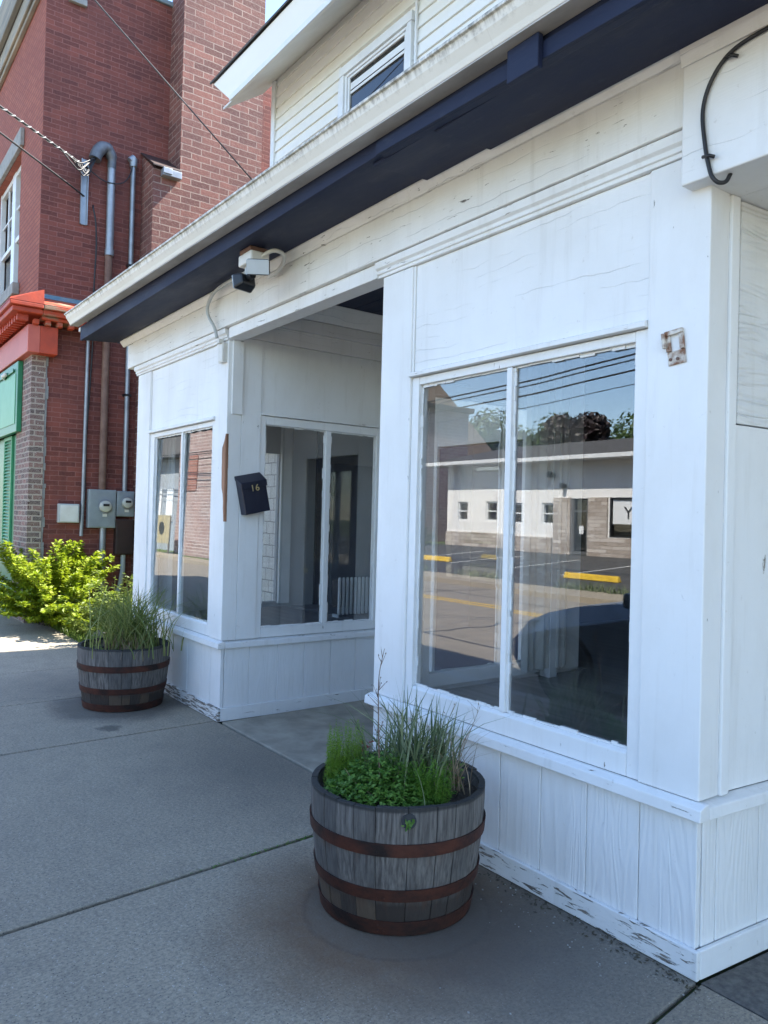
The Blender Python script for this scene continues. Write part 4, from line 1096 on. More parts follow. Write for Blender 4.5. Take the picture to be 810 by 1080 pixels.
bp(MB().box(BX-.32,BX+.04,BY+.4,9.05,9.232,9.30),'wall_coping',P_BLUEF,.01)
bp(MB().box(-19.6,BX-.32,.9,1.0,0,8.9),'unlit_room_backing',P_DARK)  # dark sheet standing in for the unlit rooms behind the windows
# chimney
ch=MB(); ch.box(BX+.001,-9.405,1.69,3.0,0,11.2)
chim=bp(ch,'chimney',P_CHIM)
bu=MB(); bu.hexa([(BX+.001,1.30,0),(-9.405,1.30,0),(-9.405,1.689,0),(BX+.001,1.689,0),(BX+.001,1.30,6.86),(-9.405,1.30,6.50),(-9.405,1.689,6.50),(BX+.001,1.689,6.86)])
bu.build('chimney_shoulder',P_CHIM,chim)
hd=MB(); hd.hexa([(BX+.001,1.27,6.875),(-9.33,1.27,6.515),(-9.33,1.689,6.515),(BX+.001,1.689,6.875),(BX+.001,1.27,6.90),(-9.33,1.27,6.54),(-9.33,1.689,6.54),(BX+.001,1.689,6.90)])
hd.build('shoulder_cap',P_BROWNBOX,chim,.004)
vt=MB(); vt.box(-9.40,-9.29,1.40,1.68,6.40,6.50); vt.box(-9.289,-9.27,1.40,1.53,6.42,6.505); vt.build('vent_hood',P_GALV,chim,.006)
# front stone band
st=MB(); st.box(-20,BX+.03,BY-.06,BY-.001,8.80,9.25); st.box(-20,BX+.05,BY-.10,BY-.061,8.86,8.98); st.box(-20,BX+.06,BY-.14,BY-.0615,9.251,9.9)
bp(st,'stone_band',P_STONE,.012)
bp(MB().box(BX+.001,BX+.06,.20,.44,8.70,8.79),'stone_sill_end',P_LIME,.006)
# upper window
wl=MB(); wl.box(-13.5,-11.10,BY-.06,BY-.001,7.03,7.30); bp(wl,'window_lintel',P_LIME,.01)
bp(MB().box(-13.5,-11.17,BY-.10,BY-.001,4.80,4.975),'window_sill',P_LIME,.01)
w=MB()
for a,b in ((WXa,WXa+.09),(-12.36,-12.12),(WXb-.09,WXb)): w.box(a,b,BY+.08,BY+.16,WZa,WZb)
for a,b in ((WXa+.091,-12.361),(-12.119,WXb-.091)):
    w.box(a,b,BY+.09,BY+.16,WZb-.08,WZb); w.box(a,b,BY+.09,BY+.16,WZa,WZa+.08); w.box(a,b,BY+.10,BY+.15,5.86,5.93)
    w.box((a+b)/2-.02,(a+b)/2+.02,BY+.11,BY+.14,5.931,WZb-.081)
    w.box(a,(a+b)/2-.021,BY+.112,BY+.138,6.4,6.43); w.box((a+b)/2+.021,b,BY+.112,BY+.138,6.4,6.43)
wfr=bp(w,'window_frame',P_WINW,.006)
MB().box(WXa+.085,WXb-.085,BY+.17,BY+.175,WZa+.01,WZb-.01).build('window_pane',P_GLASSU,wfr)
# lower cornice with return
cz0,cz1=4.10,4.50
co=MB()
co.hexa([(-20,BY-.02,4.26),(BX+.36,BY-.40,4.20),(BX+.36,BY+.0,4.20),(-20,BY+.0,4.26),(-20,BY-.4,4.30),(BX+.40,BY-.44,4.26),(BX+.40,BY-.001,4.26),(-20,BY-.001,4.30)])
co=MB()
co.box(-20,BX+.36,BY-.38,BY-.001,4.17,4.24); co.box(-20,BX+.40,BY-.42,BY-.001,4.241,4.30)
cor=bp(co,'cornice',P_ORANGE,.012)
cr=MB(); cr.box(BX+.001,BX+.36,BY+.0,.75,4.17,4.24); cr.box(BX+.001,BX+.40,BY+.0,.75,4.241,4.30); cr.box(BX+.001,BX+.30,BY-.001+.002,.75,4.12,4.169)
cr.build('cornice_return',P_ORANGEW,cor,.012)
sl=MB(); sl.hexa([(BX+.001,BY+.0,4.302),(BX+.40,BY,4.302),(BX+.40,.75,4.302),(BX+.001,.75,4.302),(BX+.001,BY,4.50),(BX+.39,BY,4.33),(BX+.39,.75,4.33),(BX+.001,.75,4.50)])
sl.build('cornice_slope',P_ORANGEW,cor)
fl=MB(); fl.box(BX+.0012,BX+.02,BY+.02,.72,4.46,4.54); fl.hexa([(BX+.02,BY-.02,4.497),(BX+.12,BY-.02,4.452),(BX+.12,.74,4.452),(BX+.02,.74,4.497),(BX+.02,BY-.02,4.507),(BX+.12,BY-.02,4.462),(BX+.12,.74,4.462),(BX+.02,.74,4.507)])
fl.build('blue_flashing',P_BLUEF,cor,.003)
fslope=MB(); fslope.hexa([(-20,BY-.42,4.302),(BX+.40,BY-.42,4.302),(BX+.40,BY-.001,4.302),(-20,BY-.001,4.302),(-20,BY-.41,4.33),(BX+.39,BY-.41,4.33),(BX+.39,BY-.001,4.50),(-20,BY-.001,4.50)])
fslope.build('cornice_slope',P_ORANGE,cor)
x=BX+.25
while x>-13.2: MB().box(x-.07,x,BY-.30,BY-.16,4.08,4.168).build('dentil',P_ORANGE,cor,.006); x-=.16
y=BY-.10
while y<.55: MB().box(BX+.17,BX+.29,y,y+.07,4.05,4.118).build('dentil',P_ORANGEW,cor,.008); y+=.15
bp(MB().box(-20,BX+.22,BY-.155,BY-.001,3.68,4.05),'fascia_panel',P_CORAL,.008)
bp(MB().box(BX+.0015,BX+.2205,BY+.0,.14,3.68,4.05),'fascia_return',P_ORANGE,.006)
# face-brick pilaster, sign panel, shutter
bp(MB().box(-10.75,BX+.035,BY-.06,BY-.0015,0,3.678).box(BX+.0015,BX+.035,BY-.001,.035,0,3.678),'face_brick_pilaster',P_PILB)
mt=MB(); rn=random.Random(9); z=.1
while z<3.6:
    h=rn.uniform(.05,.16); mt.box(BX+.002,BX+.012+rn.random()*.012,.036,.058+rn.random()*.03,z,z+h-.002); z+=h
bp(mt,'mortar_edge',P_LIME,.004)
sg=MB(); sg.box(-19,-10.40,BY-.13,BY-.0615,2.66,3.665); sgo=bp(sg,'sign_panel',P_GREEND,.008)
MB().box(-18.9,-10.52,BY-.138,BY-.1305,2.78,3.50).build('sign_face',P_GREEN,sgo,.004)
MB().box(-18.9,-10.62,BY-.155,BY-.139,3.53,3.58).build('sign_moulding',P_GREEND,sgo,.006)
MB().tube([(-11.3,BY-.14,3.52),(-11.2,BY-.18,3.54),(-11.05,BY-.17,3.55)],.03,8).build('sign_lamp',P_WHITEP,sgo,smooth='all')
shm=MB(); shm.box(-11.19,-11.13,BY-.05,BY-.02,1.0,2.655); shm.box(-11.72,-11.66,BY-.05,BY-.02,1.0,2.655); shm.box(-11.659,-11.191,BY-.05,BY-.02,2.60,2.655); shm.box(-11.659,-11.191,BY-.05,BY-.02,1.0,1.08)
z=1.1
while z<2.58:
    shm.hexa([(-11.659,BY-.046,z),(-11.191,BY-.046,z),(-11.191,BY-.025,z+.022),(-11.659,BY-.025,z+.022),(-11.659,BY-.046,z+.012),(-11.191,BY-.046,z+.012),(-11.191,BY-.025,z+.034),(-11.659,BY-.025,z+.034)]); z+=.05
bp(shm,'louvered_shutter',P_SHUT,.003)
bp(MB().box(-19.5,-10.751,BY-.019,BY-.0012,0,2.66) ,'green_shopfront',P_GREEND)

# wall fittings: conduits, meters, boxes -- each its own thing
WX=BX
def pipe(pts,r,mat,name,label,cat='conduit pipe',grp='pipes on the brick side wall'):
    mb=MB(); mb.tube(pts,r,12); return tag(mb.build(name,mat,smooth=True,loc=tuple(pts[0])),label,cat,grp)
wh=thing('service_mast',(WX+.07,.83,5.3),'grey service entrance pipe with hooded weatherhead high on the brick wall','service mast')
mb=MB(); mb.tube([(WX+.075,.835,5.3),(WX+.075,.835,6.60)],.055,14); mb.build('mast_pipe',P_GALV,wh,smooth=True)
mb=MB(); mb.tube(curve([(WX+.075,.835,6.50),(WX+.078,.83,6.66),(WX+.09,.77,6.755),(WX+.105,.69,6.75),(WX+.115,.62,6.66),(WX+.12,.585,6.55)],4),[.06]*4+[.075]*4+[.085]*4+[.088]*4+[.084]*5,14); mb.build('weatherhead',P_ZINC,wh,smooth=True)
mb=MB(); mb.tube([(WX+.075,.835,5.24),(WX+.075,.835,5.33)],.064,14); mb.build('mast_coupling',P_GALV,wh,smooth=True)
pipe([(WX+.07,.83,5.24),(WX+.07,.83,1.872)],.052,P_RUSTP,'rusty_pipe','brown rusted pipe running down to the big meter box')
p2=pipe([(WX+.06,1.155,1.86),(WX+.06,1.15,6.66)],.036,P_GALV,'conduit_pipe','slender grey conduit right of the rusty pipe with round cap on top')
mb=MB(); mb.tube([(WX+.06,1.15,6.62),(WX+.06,1.15,6.74)],[.05,.058],12); mb.tube([(WX+.06,1.10,6.70),(WX+.06,1.16,6.76)],.05,10); mb.build('conduit_cap',P_GALV,p2,smooth=True)
for z in (5.15,3.25): MB().box(WX+.001,WX+.10,1.10,1.205,z,z+.03).build('pipe_strap',P_BLACK,p2)
pipe([(WX+.04,.565,1.2),(WX+.04,.575,1.66),(WX+.04,.585,4.05)],.026,P_GALV,'conduit_pipe','thin grey conduit left of the rusty pipe ending under the gutter')
pipe([(WX+.06,.86,1.34),(WX+.06,.86,0)],.045,P_GALV,'conduit_pipe','thick grey pipe below the big meter going into the ground')
pipe([(WX+.06,1.16,.93),(WX+.06,1.16,.7),(WX+.06,1.12,.45),(WX+.06,1.02,.2),(WX+.06,1.0,0)],.036,P_LGREY,'conduit_pipe','curved pale conduit below the dark brown box')
stt=MB(); stt.box(WX+.001,WX+.02,.43,.53,5.62,6.55); stt.box(WX+.02,WX+.045,.43,.445,5.62,6.55); stt.box(WX+.02,WX+.045,.515,.53,5.62,6.55)
tag(stt.build('cable_bracket',P_GALV,bevel=.003,loc=(WX,.48,5.6)),'vertical grey steel channel holding the service wires on brick','bracket')
def meter(y0,y1,z0,z1,yc,zc,r,label,dep=.12):
    t=thing('electric_meter',(WX+.05,(y0+y1)/2,z0),label,'electric meter','electric meters on the brick wall')
    MB().box(WX+.004,WX+dep,y0,y1,z0,z1).build('meter_box',P_METER,t,.008)
    MB().box(WX+dep+.0005,WX+dep+.006,y0+.02,y1-.02,z0+.02,z1-.02).build('meter_cover',P_METER,t,.004)
    tf=lambda x,y,z:(WX+dep+.006+z,yc+x,zc+y)
    def L(pr,name,mat):
        m=MB(tf); m.lathe(pr,(0,0,0),28,closed=False); return m.build(name,mat,t,smooth=True)
    L([(.001,.02),(r*1.16,.02),(r*1.16,.001),(r*1.0,0)],'meter_ring',P_GALV)
    L([(.001,.075),(r*.6,.072),(r*.92,.06),(r,.03),(r,.0205)],'meter_dome',mk('meter_glass',(.50,.50,.45),(.42,.42,.38),6,rough=.15))
    m=MB(tf); m.box(-r*.5,r*.5,.0,r*.4,.0745,.078); m.build('meter_display',P_BLACK,t)
    m=MB(tf); m.box(-.03,.03,-r*1.75,-r*1.25,.0005,.012); m.build('meter_tag',P_WHITEP,t)
    return t
meter(.635,1.02,1.32,1.868,.86,1.63,.085,'large grey electric meter box with round glass dial on brick')
meter(1.034,1.29,1.49,1.858,1.175,1.69,.078,'smaller grey electric meter right beside the large meter box',.11)
o=MB().box(WX+.003,WX+.10,.24,.52,1.385,1.65).build('utility_box',P_LGREY,bevel=.012,loc=(WX,.38,1.38)); tag(o,'plain pale plastic utility box left of the meters','utility box')
MB().box(WX+.1005,WX+.108,.262,.498,1.40,1.63).build('box_cover',P_WHITEP,o,.006)
o=MB().box(WX+.003,WX+.12,1.03,1.285,.935,1.45).build('breaker_box',P_BROWNBOX,bevel=.008,loc=(WX,1.15,.93)); tag(o,'dark brown metal box under the smaller electric meter','breaker box')
MB().box(WX+.1205,WX+.126,1.05,1.265,.955,1.43).build('box_cover',P_BROWNBOX,o,.004)

# wires
def wire(pts,r,name,label,mat=P_CABLE,grp=None,n=8):
    mb=MB(); mb.tube(curve(pts,8) if len(pts)>2 else pts,r,n); return tag(mb.build(name,mat,smooth='all',loc=tuple(pts[-1])),label,'wire',grp)
def lerp(a,b,t): return tuple(a[i]+(b[i]-a[i])*t for i in range(3))
A=(-.75,-9.4,5.6); E=(WX+.10,.50,6.40)
def sag(a,b,s,n=14): return [tuple(Vector(lerp(a,b,i/n))-Vector((0,0,s*4*(i/n)*(1-i/n)))) for i in range(n+1)]
P0=(-8.468,-.859,6.262)
far=tuple(Vector(E)+(Vector(P0)-Vector(E))*6.9)
svc=wire(sag(far,E,.0),.014,'service_drop','twisted black and white service cable running to the brick wall')
mb=MB(); 
pts=[]
for i in range(200):
    t=.72+.28*i/199; c_=Vector(lerp(far,E,t)); a=i*.75; pts.append(c_+Vector((.0,math.cos(a),math.sin(a)))*.015)
mb.tube(pts,.007,6); mb.build('bare_neutral',P_LGREY,svc,smooth='all')
mb=MB()
rn=random.Random(12)
for k in range(7):
    e2=Vector((WX+.13,.58+.05*rn.random(),6.58)); s_=Vector(lerp(far,E,.95+.006*k))
    mid=s_.lerp(e2,.5)+Vector((.05,0,-.10-.22*rn.random()))
    mb.tube(curve([s_,s_.lerp(mid,.6)+Vector((.02,0,-.04)),mid,e2.lerp(mid,.4),e2],6),.009,6)
mb.build('drip_loops',P_CABLE,svc,smooth='all')
mb=MB(); mb.tube(curve([tuple(Vector(E)),(WX+.12,.72,6.28),(WX+.13,.95,6.30),(WX+.11,1.08,6.45),(WX+.08,1.14,6.66)],6),.009,6); mb.build('jumper_wire',P_CABLE,svc,smooth='all')
P1=(-8.465,-.851,5.951); E1=(WX+.05,.44,6.03); far1=tuple(Vector(E1)+(Vector(P1)-Vector(E1))*6.9)
wire([far1,lerp(far1,E1,.4),lerp(far1,E1,.8),E1,(WX+.075,.60,5.84),(WX+.06,.655,5.4),(WX+.04,.645,4.7),(WX+.04,.65,4.0),(WX+.04,.63,3.4),(WX+.04,.60,2.6),(WX+.04,.60,1.7)],.012,'phone_wire','thin dark wire reaching the brick wall then running down beside the conduit')
a_=Vector((-6.787,-.272,6.867)); b_=Vector((-5.93,1.385,4.93)); far2=a_+(a_-b_)*3.5
wire([tuple(far2),tuple(far2.lerp(b_,.33)),tuple(far2.lerp(b_,.66)),tuple(b_)],.0075,'overhead_wire','single dark wire slanting across the chimney down to the cream siding')

# ------------------------------------------------------------------ across the street (seen mirrored in the show windows)
CB=thing('commercial_building',(-15,-20,.48),'low white painted shop with stone veneer across the street, mirrored in the right bay glass','building')
def cp(mb,name,mat,bevel=0,parent=CB): return mb.build(name,mat,parent,bevel)
G=.30
cw=MB(); wins=[(-23.67,-23.05),(-21.95,-21.3),(-20.2,-19.55),(-18.55,-17.95)]
xs=[-24.4]+[v for w_ in wins for v in w_]+[-17.6]
for i in range(0,len(xs),2): cw.box(xs[i],xs[i+1],-20.3,-20,G,3.9)
for a,b in wins: cw.box(a,b,-20.3,-20,G,1.56); cw.box(a,b,-20.3,-20,2.38,3.9)
cw.box(-17.6,-17.1,-20.3,-20,G,3.9); cw.box(-17.1,-16.3,-20.3,-20,2.55,3.9); cw.box(-16.3,-15.44,-20.3,-20,G,3.9); cw.box(-15.44,-11.6,-20.3,-20,G,1.17); cw.box(-15.44,-11.6,-20.3,-20,2.58,3.9); cw.box(-11.6,-2,-20.3,-20,G,3.9)
cw.box(-24.4,-24.1,-30,-20.31,G,3.9); cw.box(-2.3,-2,-30,-20.31,G,3.9); cw.box(-24.1,-2.3,-30,-29.7,G,3.9)
cp(cw,'wall',P_WBRICK)
vn=MB(); vn.box(-24.42,-18.0,-19.999,-19.93,G,1.08); vn.box(-17.94,-17.1,-19.999,-19.93,G,2.58); vn.box(-16.3,-15.5,-19.999,-19.93,G,2.58); vn.box(-15.5,-11,-19.999,-19.93,G,1.16); cp(vn,'stone_veneer',P_VENEER)
cp(MB().box(-24.05,-2.4,-21.8,-21.7,G,3.8),'unlit_room_backing',P_DARK)  # dark backing sheet in place of the shop's unlit interior
for a,b in wins:
    w=MB(); w.box(a,a+.06,-20.15,-20.05,1.56,2.38); w.box(b-.06,b,-20.15,-20.05,1.56,2.38); w.box(a+.061,b-.061,-20.15,-20.05,2.31,2.38); w.box(a+.061,b-.061,-20.15,-20.05,1.56,1.63); w.box(a+.061,b-.061,-20.14,-20.06,1.95,2.0)
    wf_=cp(w,'window',P_WINW); MB().box(a+.03,b-.03,-20.17,-20.16,1.58,2.36).build('window_pane',P_GLASSU,wf_)
dr=MB(); dr.box(-17.09,-16.98,-20.2,-20.02,.5,2.54); dr.box(-16.42,-16.31,-20.2,-20.02,.5,2.54); dr.box(-16.979,-16.421,-20.2,-20.02,2.05,2.12); dr.box(-16.979,-16.421,-20.2,-20.02,.5,.62); do=cp(dr,'door',mk('door_bronze',(.10,.10,.10),rough=.4))
MB().box(-17.0,-16.4,-20.12,-20.11,.6,2.5).build('door_glass',P_GLASSU,do); MB().box(-16.8,-16.6,-20.10,-20.095,1.25,1.55).build('door_notice',P_SIGNW,do)
sf=MB(); sf.box(-15.44,-15.38,-20.2,-20.02,1.17,2.58); sf.box(-11.66,-11.6,-20.2,-20.02,1.17,2.58); sf.box(-15.379,-11.661,-20.2,-20.02,2.52,2.58); sf.box(-15.379,-11.661,-20.2,-20.02,1.17,1.23); so=cp(sf,'shop_window',P_BLACK)
MB().box(-15.38,-11.66,-20.12,-20.11,1.23,2.52).build('shop_window_pane',P_GLASSU,so)
sgn=MB().box(-15.36,-12.6,-20.09,-20.08,1.65,2.50).build('shop_window_sign',P_SIGNW,so)
cu=bpy.data.curves.new('sign_letter','FONT'); cu.body='Y'; cu.size=.62; cu.extrude=.004; cu.align_x='CENTER'
lo_=text_mesh('sign_letter',cu,P_DARK); lo_.parent=so; lo_.matrix_local=Matrix.Translation(Vector((-14.72,-20.072,1.83))-ORG[so.name])@Matrix.Rotation(math.pi,4,'Z')@Matrix.Rotation(R(90),4,'X')
cp(MB().box(-25.1,-1.2,-30.5,-19.2,3.92,4.07),'roof_edge',P_WINW,.01)
cp(MB().box(-25.0,-1.3,-20.0,-19.3,3.905,3.9195),'roof_soffit',P_SOFFIT)
rr=MB(); rr.prism_x([(-19.2,4.062),(-30.3,4.062),(-25,5.3)],-25,-1.4); cp(rr,'low_roof',P_ROOF)
cp(MB().tube([(-17.4,-19.97,3.0),(-17.4,-19.75,3.02)],.09,10).tube([(-18.0,-19.99,3.42),(-18.0,-19.7,3.45)],.12,10),'wall_lamp',P_BLACK)
GH=thing('gable_house',(-36,-27.5,.4),'tall brown shingled gable house with tan lower wall across the street','house')
MB().box(-41,-31.6,-29,-26,.3,5.3).build('wall',P_TAN,GH)
MB().prism_y([(-41,5.301),(-31.6,5.301),(-36.3,9.8)],-28.9,-26.1).build('gable_wall',P_BROWNSH,GH)
MB().prism_y([(-42,4.7),(-36.3,10.2),(-36.3,10.45),(-42.3,4.8)],-29.3,-25.5).prism_y([(-36.299,10.2),(-30.5,4.7),(-30.2,4.8),(-36.299,10.45)],-29.3,-25.5).build('roof',P_BROWNSH,GH)
w=MB(); w.box(-34.6,-33.6,-26.08,-25.98,6.1,7.4); MBw=w.build('window',P_WINW,GH); MB().box(-34.5,-33.7,-25.979,-25.97,6.2,7.3).build('window_pane',P_GLASSU,MBw)
# pale brick building further left
PB=thing('pale_brick_building',(-32,-17,0),'whitewashed brick building further down across the street, mirrored in the left bay glass','brick building')
MB().box(-36.6,-27.5,-24,-12.9,-.1,7).build('wall',P_BRICKW,PB); MB().box(-36.4,-27.3,-24.2,-12.7,7.001,7.25).build('roof',P_ROOF,PB)
MB().box(-34.6,-33.4,-12.899,-12.85,3.2,4.9).build('bricked_window',brick('bare_brick',(.30,.09,.06),(.36,.12,.08),(.4,.3,.26),w=.3,h=.12,ms=.02),PB)
gh=thing('grey_house',(-44,-17,0),'pale blue grey clapboard house beyond the brick building, mirrored in the left bay glass','house')
MB().box(-50,-38,-22,-13.5,-.1,5.2).build('wall',mk('grey_blue_clapboard',(.30,.33,.36),(.25,.28,.31),3,(.3,.3,6),rough=.8),gh)
MB().prism_x([(-22.6,5.0),(-12.9,5.0),(-17.7,8.2)],-50.4,-37.6).build('roof',P_ROOF,gh)
for x in (-41,-39.4): MB().box(x,x+.9,-13.499,-13.44,1.6,3.4).build('window',P_WINW,gh); 
db=thing('wood_debris',(-28,-11.8,0),'tilted plywood sheets dumped on the grass across the street','debris')
MB().hexa([(-28.6,-12.1,.1),(-26.4,-11.6,.05),(-26.4,-11.5,.05),(-28.6,-12.0,.1),(-28.4,-12.6,1.2),(-26.6,-12.2,.5),(-26.6,-12.1,.5),(-28.4,-12.5,1.2)]).build('plywood_sheet',mk('new_plywood',(.55,.40,.24),(.48,.34,.2),5,rough=.8),db)
MB().hexa([(-29.4,-12.3,.0),(-28.7,-12.2,.0),(-28.7,-12.1,.0),(-29.4,-12.2,.0),(-29.0,-12.7,1.0),(-28.4,-12.6,1.1),(-28.4,-12.5,1.1),(-29.0,-12.6,1.0)]).build('dark_sheet',P_BROWNSH,db)
ys=thing('lawn_sign',(-35.85,-11.9,0),'faded yellow board sign on posts across the street','sign')
MB().box(-36.8,-34.9,-11.95,-11.9,.5,1.9).build('sign_board',P_SIGNY,ys,.01); MB().box(-36.75,-36.65,-12.0,-11.951,-.1,1.9).box(-35.05,-34.95,-12.0,-11.951,-.1,1.9).build('sign_post',P_UPOLE,ys)
MB(lambda x,y,z:(-35.85+x,-11.892+y*0+z,1.25+y)).lathe([(.001,0),(.33,0),(.33,-.006),(.001,-.006)],(0,0,0),20,closed=False).build('sign_emblem',P_BLACK,ys)
for k,(x,y) in enumerate(((-19.2,-14.9),(-11.7,-14.3))):
    z=.0+(-y-12.4)/7.6*.51-.03
    if k==0:
        ws0=MB().hexa([(x-.9,y-.09,z),(x+.9,y-.09,z),(x+.9,y+.09,z),(x-.9,y+.09,z),(x-.87,y-.05,z+.16),(x+.87,y-.05,z+.16),(x+.87,y+.05,z+.16),(x-.87,y+.05,z+.16)]).build('wheel_stop',P_YELC,bevel=.02,loc=(x,y,z)); tag(ws0,'yellow parking stop in front of the windows of the low white shop','wheel stop','yellow wheel stops')
    else:
        w2=ws0.copy(); COL.objects.link(w2); w2.location=(x,y,z); w2['label']='yellow parking stop near the door of the low white shop'
ls=MB()
for x in (-20.5,-18,-15.5,-13,-10.5): 
    za=lambda y: .0+(-y-12.4)/7.6*.51-.03
    ls.hexa([(x-.05,-18.5,za(-18.5)+.004),(x+.05,-18.5,za(-18.5)+.004),(x+.05,-14.6,za(-14.6)+.004),(x-.05,-14.6,za(-14.6)+.004),(x-.05,-18.5,za(-18.5)+.008),(x+.05,-18.5,za(-18.5)+.008),(x+.05,-14.6,za(-14.6)+.008),(x-.05,-14.6,za(-14.6)+.008)])
tag(ls.build('parking_line',mk('worn_white_line',(.5,.5,.48),rough=.8),loc=(-15,-16,.2)),'thin white parking bay lines on the dark lot','parking line',kind='structure')
tsm=MB(); rn=random.Random(6)
for (x0,y0,x1,y1) in ((-30,-4.6,6,-4.9),(-13,-2.9,-12.2,-10.9),(-7.2,-3,-7.9,-10.9),(-24,-9.6,2,-9.4),(-3,-3,-3.4,-10.9)):
    n_=26; pts=[(x0+(x1-x0)*i/n_+rn.gauss(0,.06),y0+(y1-y0)*i/n_+rn.gauss(0,.05)) for i in range(n_+1)]
    for (a,b),(c_,d_) in zip(pts[:-1],pts[1:]):
        L_=math.hypot(c_-a,d_-b); nx,ny=-(d_-b)/L_*.022,(c_-a)/L_*.022
        tsm.prism_z([(a-nx,b-ny),(c_-nx,d_-ny),(c_+nx,d_+ny),(a+nx,b+ny)],-.1192,-.1165)
tag(tsm.build('tar_seam',P_BLACK,loc=(-10,-7,-.12)),'black tar lines sealing cracks across the street','tar line',kind='structure')
wm=MB()
for i in range(900):
    cx_=rn.choice((-22,-17.6,-14.2,-10.4,-8.9,-6.5))+rn.gauss(0,.5); y=-12.45+rn.gauss(0,.12)
    blade(wm,(cx_,y,-.03),rn.uniform(.1,.35),rn.uniform(.2,1),rn.uniform(0,6.28),.02,.5,3)
tag(wm.build('verge_weeds',L_GRASS,loc=(-14,-12.4,0),fix=False),'weeds growing along the edge of the lot across the street','weeds',kind='stuff')
bn=thing('recycling_bin',(-21.0,-13.2,0.02),'small blue bin at the edge of the lot, mirrored left in the right bay glass','bin')
MB().hexa([(-21.2,-13.4,0),(-20.8,-13.4,0),(-20.8,-13.0,0),(-21.2,-13.0,0),(-21.26,-13.46,.95),(-20.74,-13.46,.95),(-20.74,-12.94,.95),(-21.26,-12.94,.95)]).build('bin_body',mk('blue_bin_plastic',(.06,.09,.2),rough=.5),bn,.02)
MB().box(-21.3,-20.7,-13.5,-12.9,.955,1.02).build('bin_lid',mk('grey_bin_lid',(.2,.2,.22),rough=.5),bn,.02)
# trees behind
def tree(loc,h,r,mat,label,seed,n=9000,ls_=.36):
    rn=random.Random(seed); B=Vector(loc)
    root=thing('tree',loc,label,'tree','trees behind the shops across the street')
    tr=MB(); tr.tube([B-Vector((0,0,.3)),B+Vector((.1,0,h*.3)),B+Vector((0,.1,h*.6)),B+Vector((.1,.1,h*.85))],[.24,.2,.13,.05],8)
    blobs=[]
    for k in range(11):
        a=rn.uniform(0,6.28); q=r*math.sqrt(rn.random())*.75; z=h*rn.uniform(.38,.88)
        c_=B+Vector((q*math.cos(a),q*math.sin(a),z)); blobs.append((c_,r*rn.uniform(.32,.55)))
        tr.tube([B+Vector((0,0,h*rn.uniform(.25,.5))),(B+c_)/2+Vector((0,0,z*.25)),c_],[.09,.06,.02],6)
    tr.build('trunk',P_TRUNK,root,smooth='all')
    cr_=MB()
    for i in range(n):
        c_,q=blobs[rn.randrange(len(blobs))]; v=rv3(rn).normalized()*q*(.55+.5*rn.random()**.6)
        leaf(cr_,c_+v,v+rv3(rn)*.6+Vector((0,0,.5)),rv3(rn),ls_*rn.uniform(.6,1.3),ls_*rn.uniform(.5,.9))
    cr_.build('crown',mat,root,fix=False); return root
tree((-33.0,-40,.7),8.7,2.5,L_MAROON,'dark maroon leaved tree above the roof of the low white shop',1)
for k,(x,y,h,r,lb) in enumerate(((-58,-20,9.5,4.2,'leafy tree beside the blue grey clapboard house'),(-45.5,-41,9.2,4.0,'tall green tree left of the maroon tree, next to the gable house'),(-39.5,-43,8.6,3.6,'rounded green tree between the gable house and the maroon tree'),(-27.2,-42,9.2,3.9,'broad green tree right of the maroon tree'),(-36,-50,9.0,5,'paler green tree far behind the maroon tree'),(-17,-45,9.3,5,'green tree at the right end of the tree line'),(-56,-48,10,5,'tall green tree behind the gable house'),(-9,-46,9,5,'wide green tree past the right end of the low shop'))):
    tree((x,y,.7),h,r,L_TREE,lb,10+k,8000)
# small bush below the gable house and at the left
shrub((-25.6,-19.2,.3),'small dark green bush at the left end of the low white shop',40,31,L_TREE,1.1,.5,1.0)
# overhead street wires
for k,(z,r_,lb) in enumerate(((5.50,.022,'uppermost street wire mirrored at the top of the right bay glass'),(5.38,.018,'second street wire from the top in the mirrored bundle'),(5.14,.022,'third street wire, thick, under the mirrored bundle'),(4.82,.010,'lowest and thinnest of the mirrored street wires'))):
    wire([(-62,-12.2,z-.05),(-30,-12.2,z-.62+.02*k),(-14,-12.2,z-.32),(-7.5,-12.2,z),(14,-12.2,z+.9)],r_,'street_wire',lb,grp='street wires')
up=thing('utility_pole',(14,-12.2,0),'wooden utility pole carrying the street wires','utility pole')
MB().tube([(14,-12.2,-.3),(14,-12.2,8.5)],[.16,.11],12).build('pole_shaft',P_UPOLE,up,smooth=True); MB().box(12.9,15.1,-12.26,-12.10,7.4,7.52).build('cross_arm',P_UPOLE,up)
# parked car
CR=thing('parked_car',(-1.4,-3.95,-.12),'dark slate blue parked car at the kerb, mirrored low in the right bay glass','car')
def sec(x,hw,zb,zm,zt,tw):
    z0=-.12
    y=-3.98
    pts=[(-hw*.9,zb),(-hw,zb+.12),(-hw*1.0,zm),(-tw,zt),(-tw*.5,zt+.02),(0,zt+.025),(tw*.5,zt+.02),(tw,zt),(hw,zm),(hw,zb+.12),(hw*.9,zb)]
    return [(x,y+a,z0+b) for a,b in pts]
cbm=MB(); cbm.loft([sec(-3.84,.50,.34,.44,.48,.40),sec(-3.78,.72,.24,.48,.58,.56),sec(-3.60,.86,.20,.55,.70,.66),sec(-3.3,.91,.20,.63,.81,.72),sec(-2.95,.93,.20,.72,.90,.76),sec(-2.55,.93,.20,.80,.965,.79),sec(-2.3,.93,.20,.86,1.0,.80),sec(-1.6,.93,.20,.93,.96,.86),sec(-.5,.93,.20,.95,.97,.86),sec(.5,.92,.22,.97,.99,.84),sec(.85,.88,.28,.95,1.0,.78),sec(.98,.76,.40,.9,.96,.66)])
cbo=cbm.build('car_body',P_CAR,CR,.0,smooth=True)
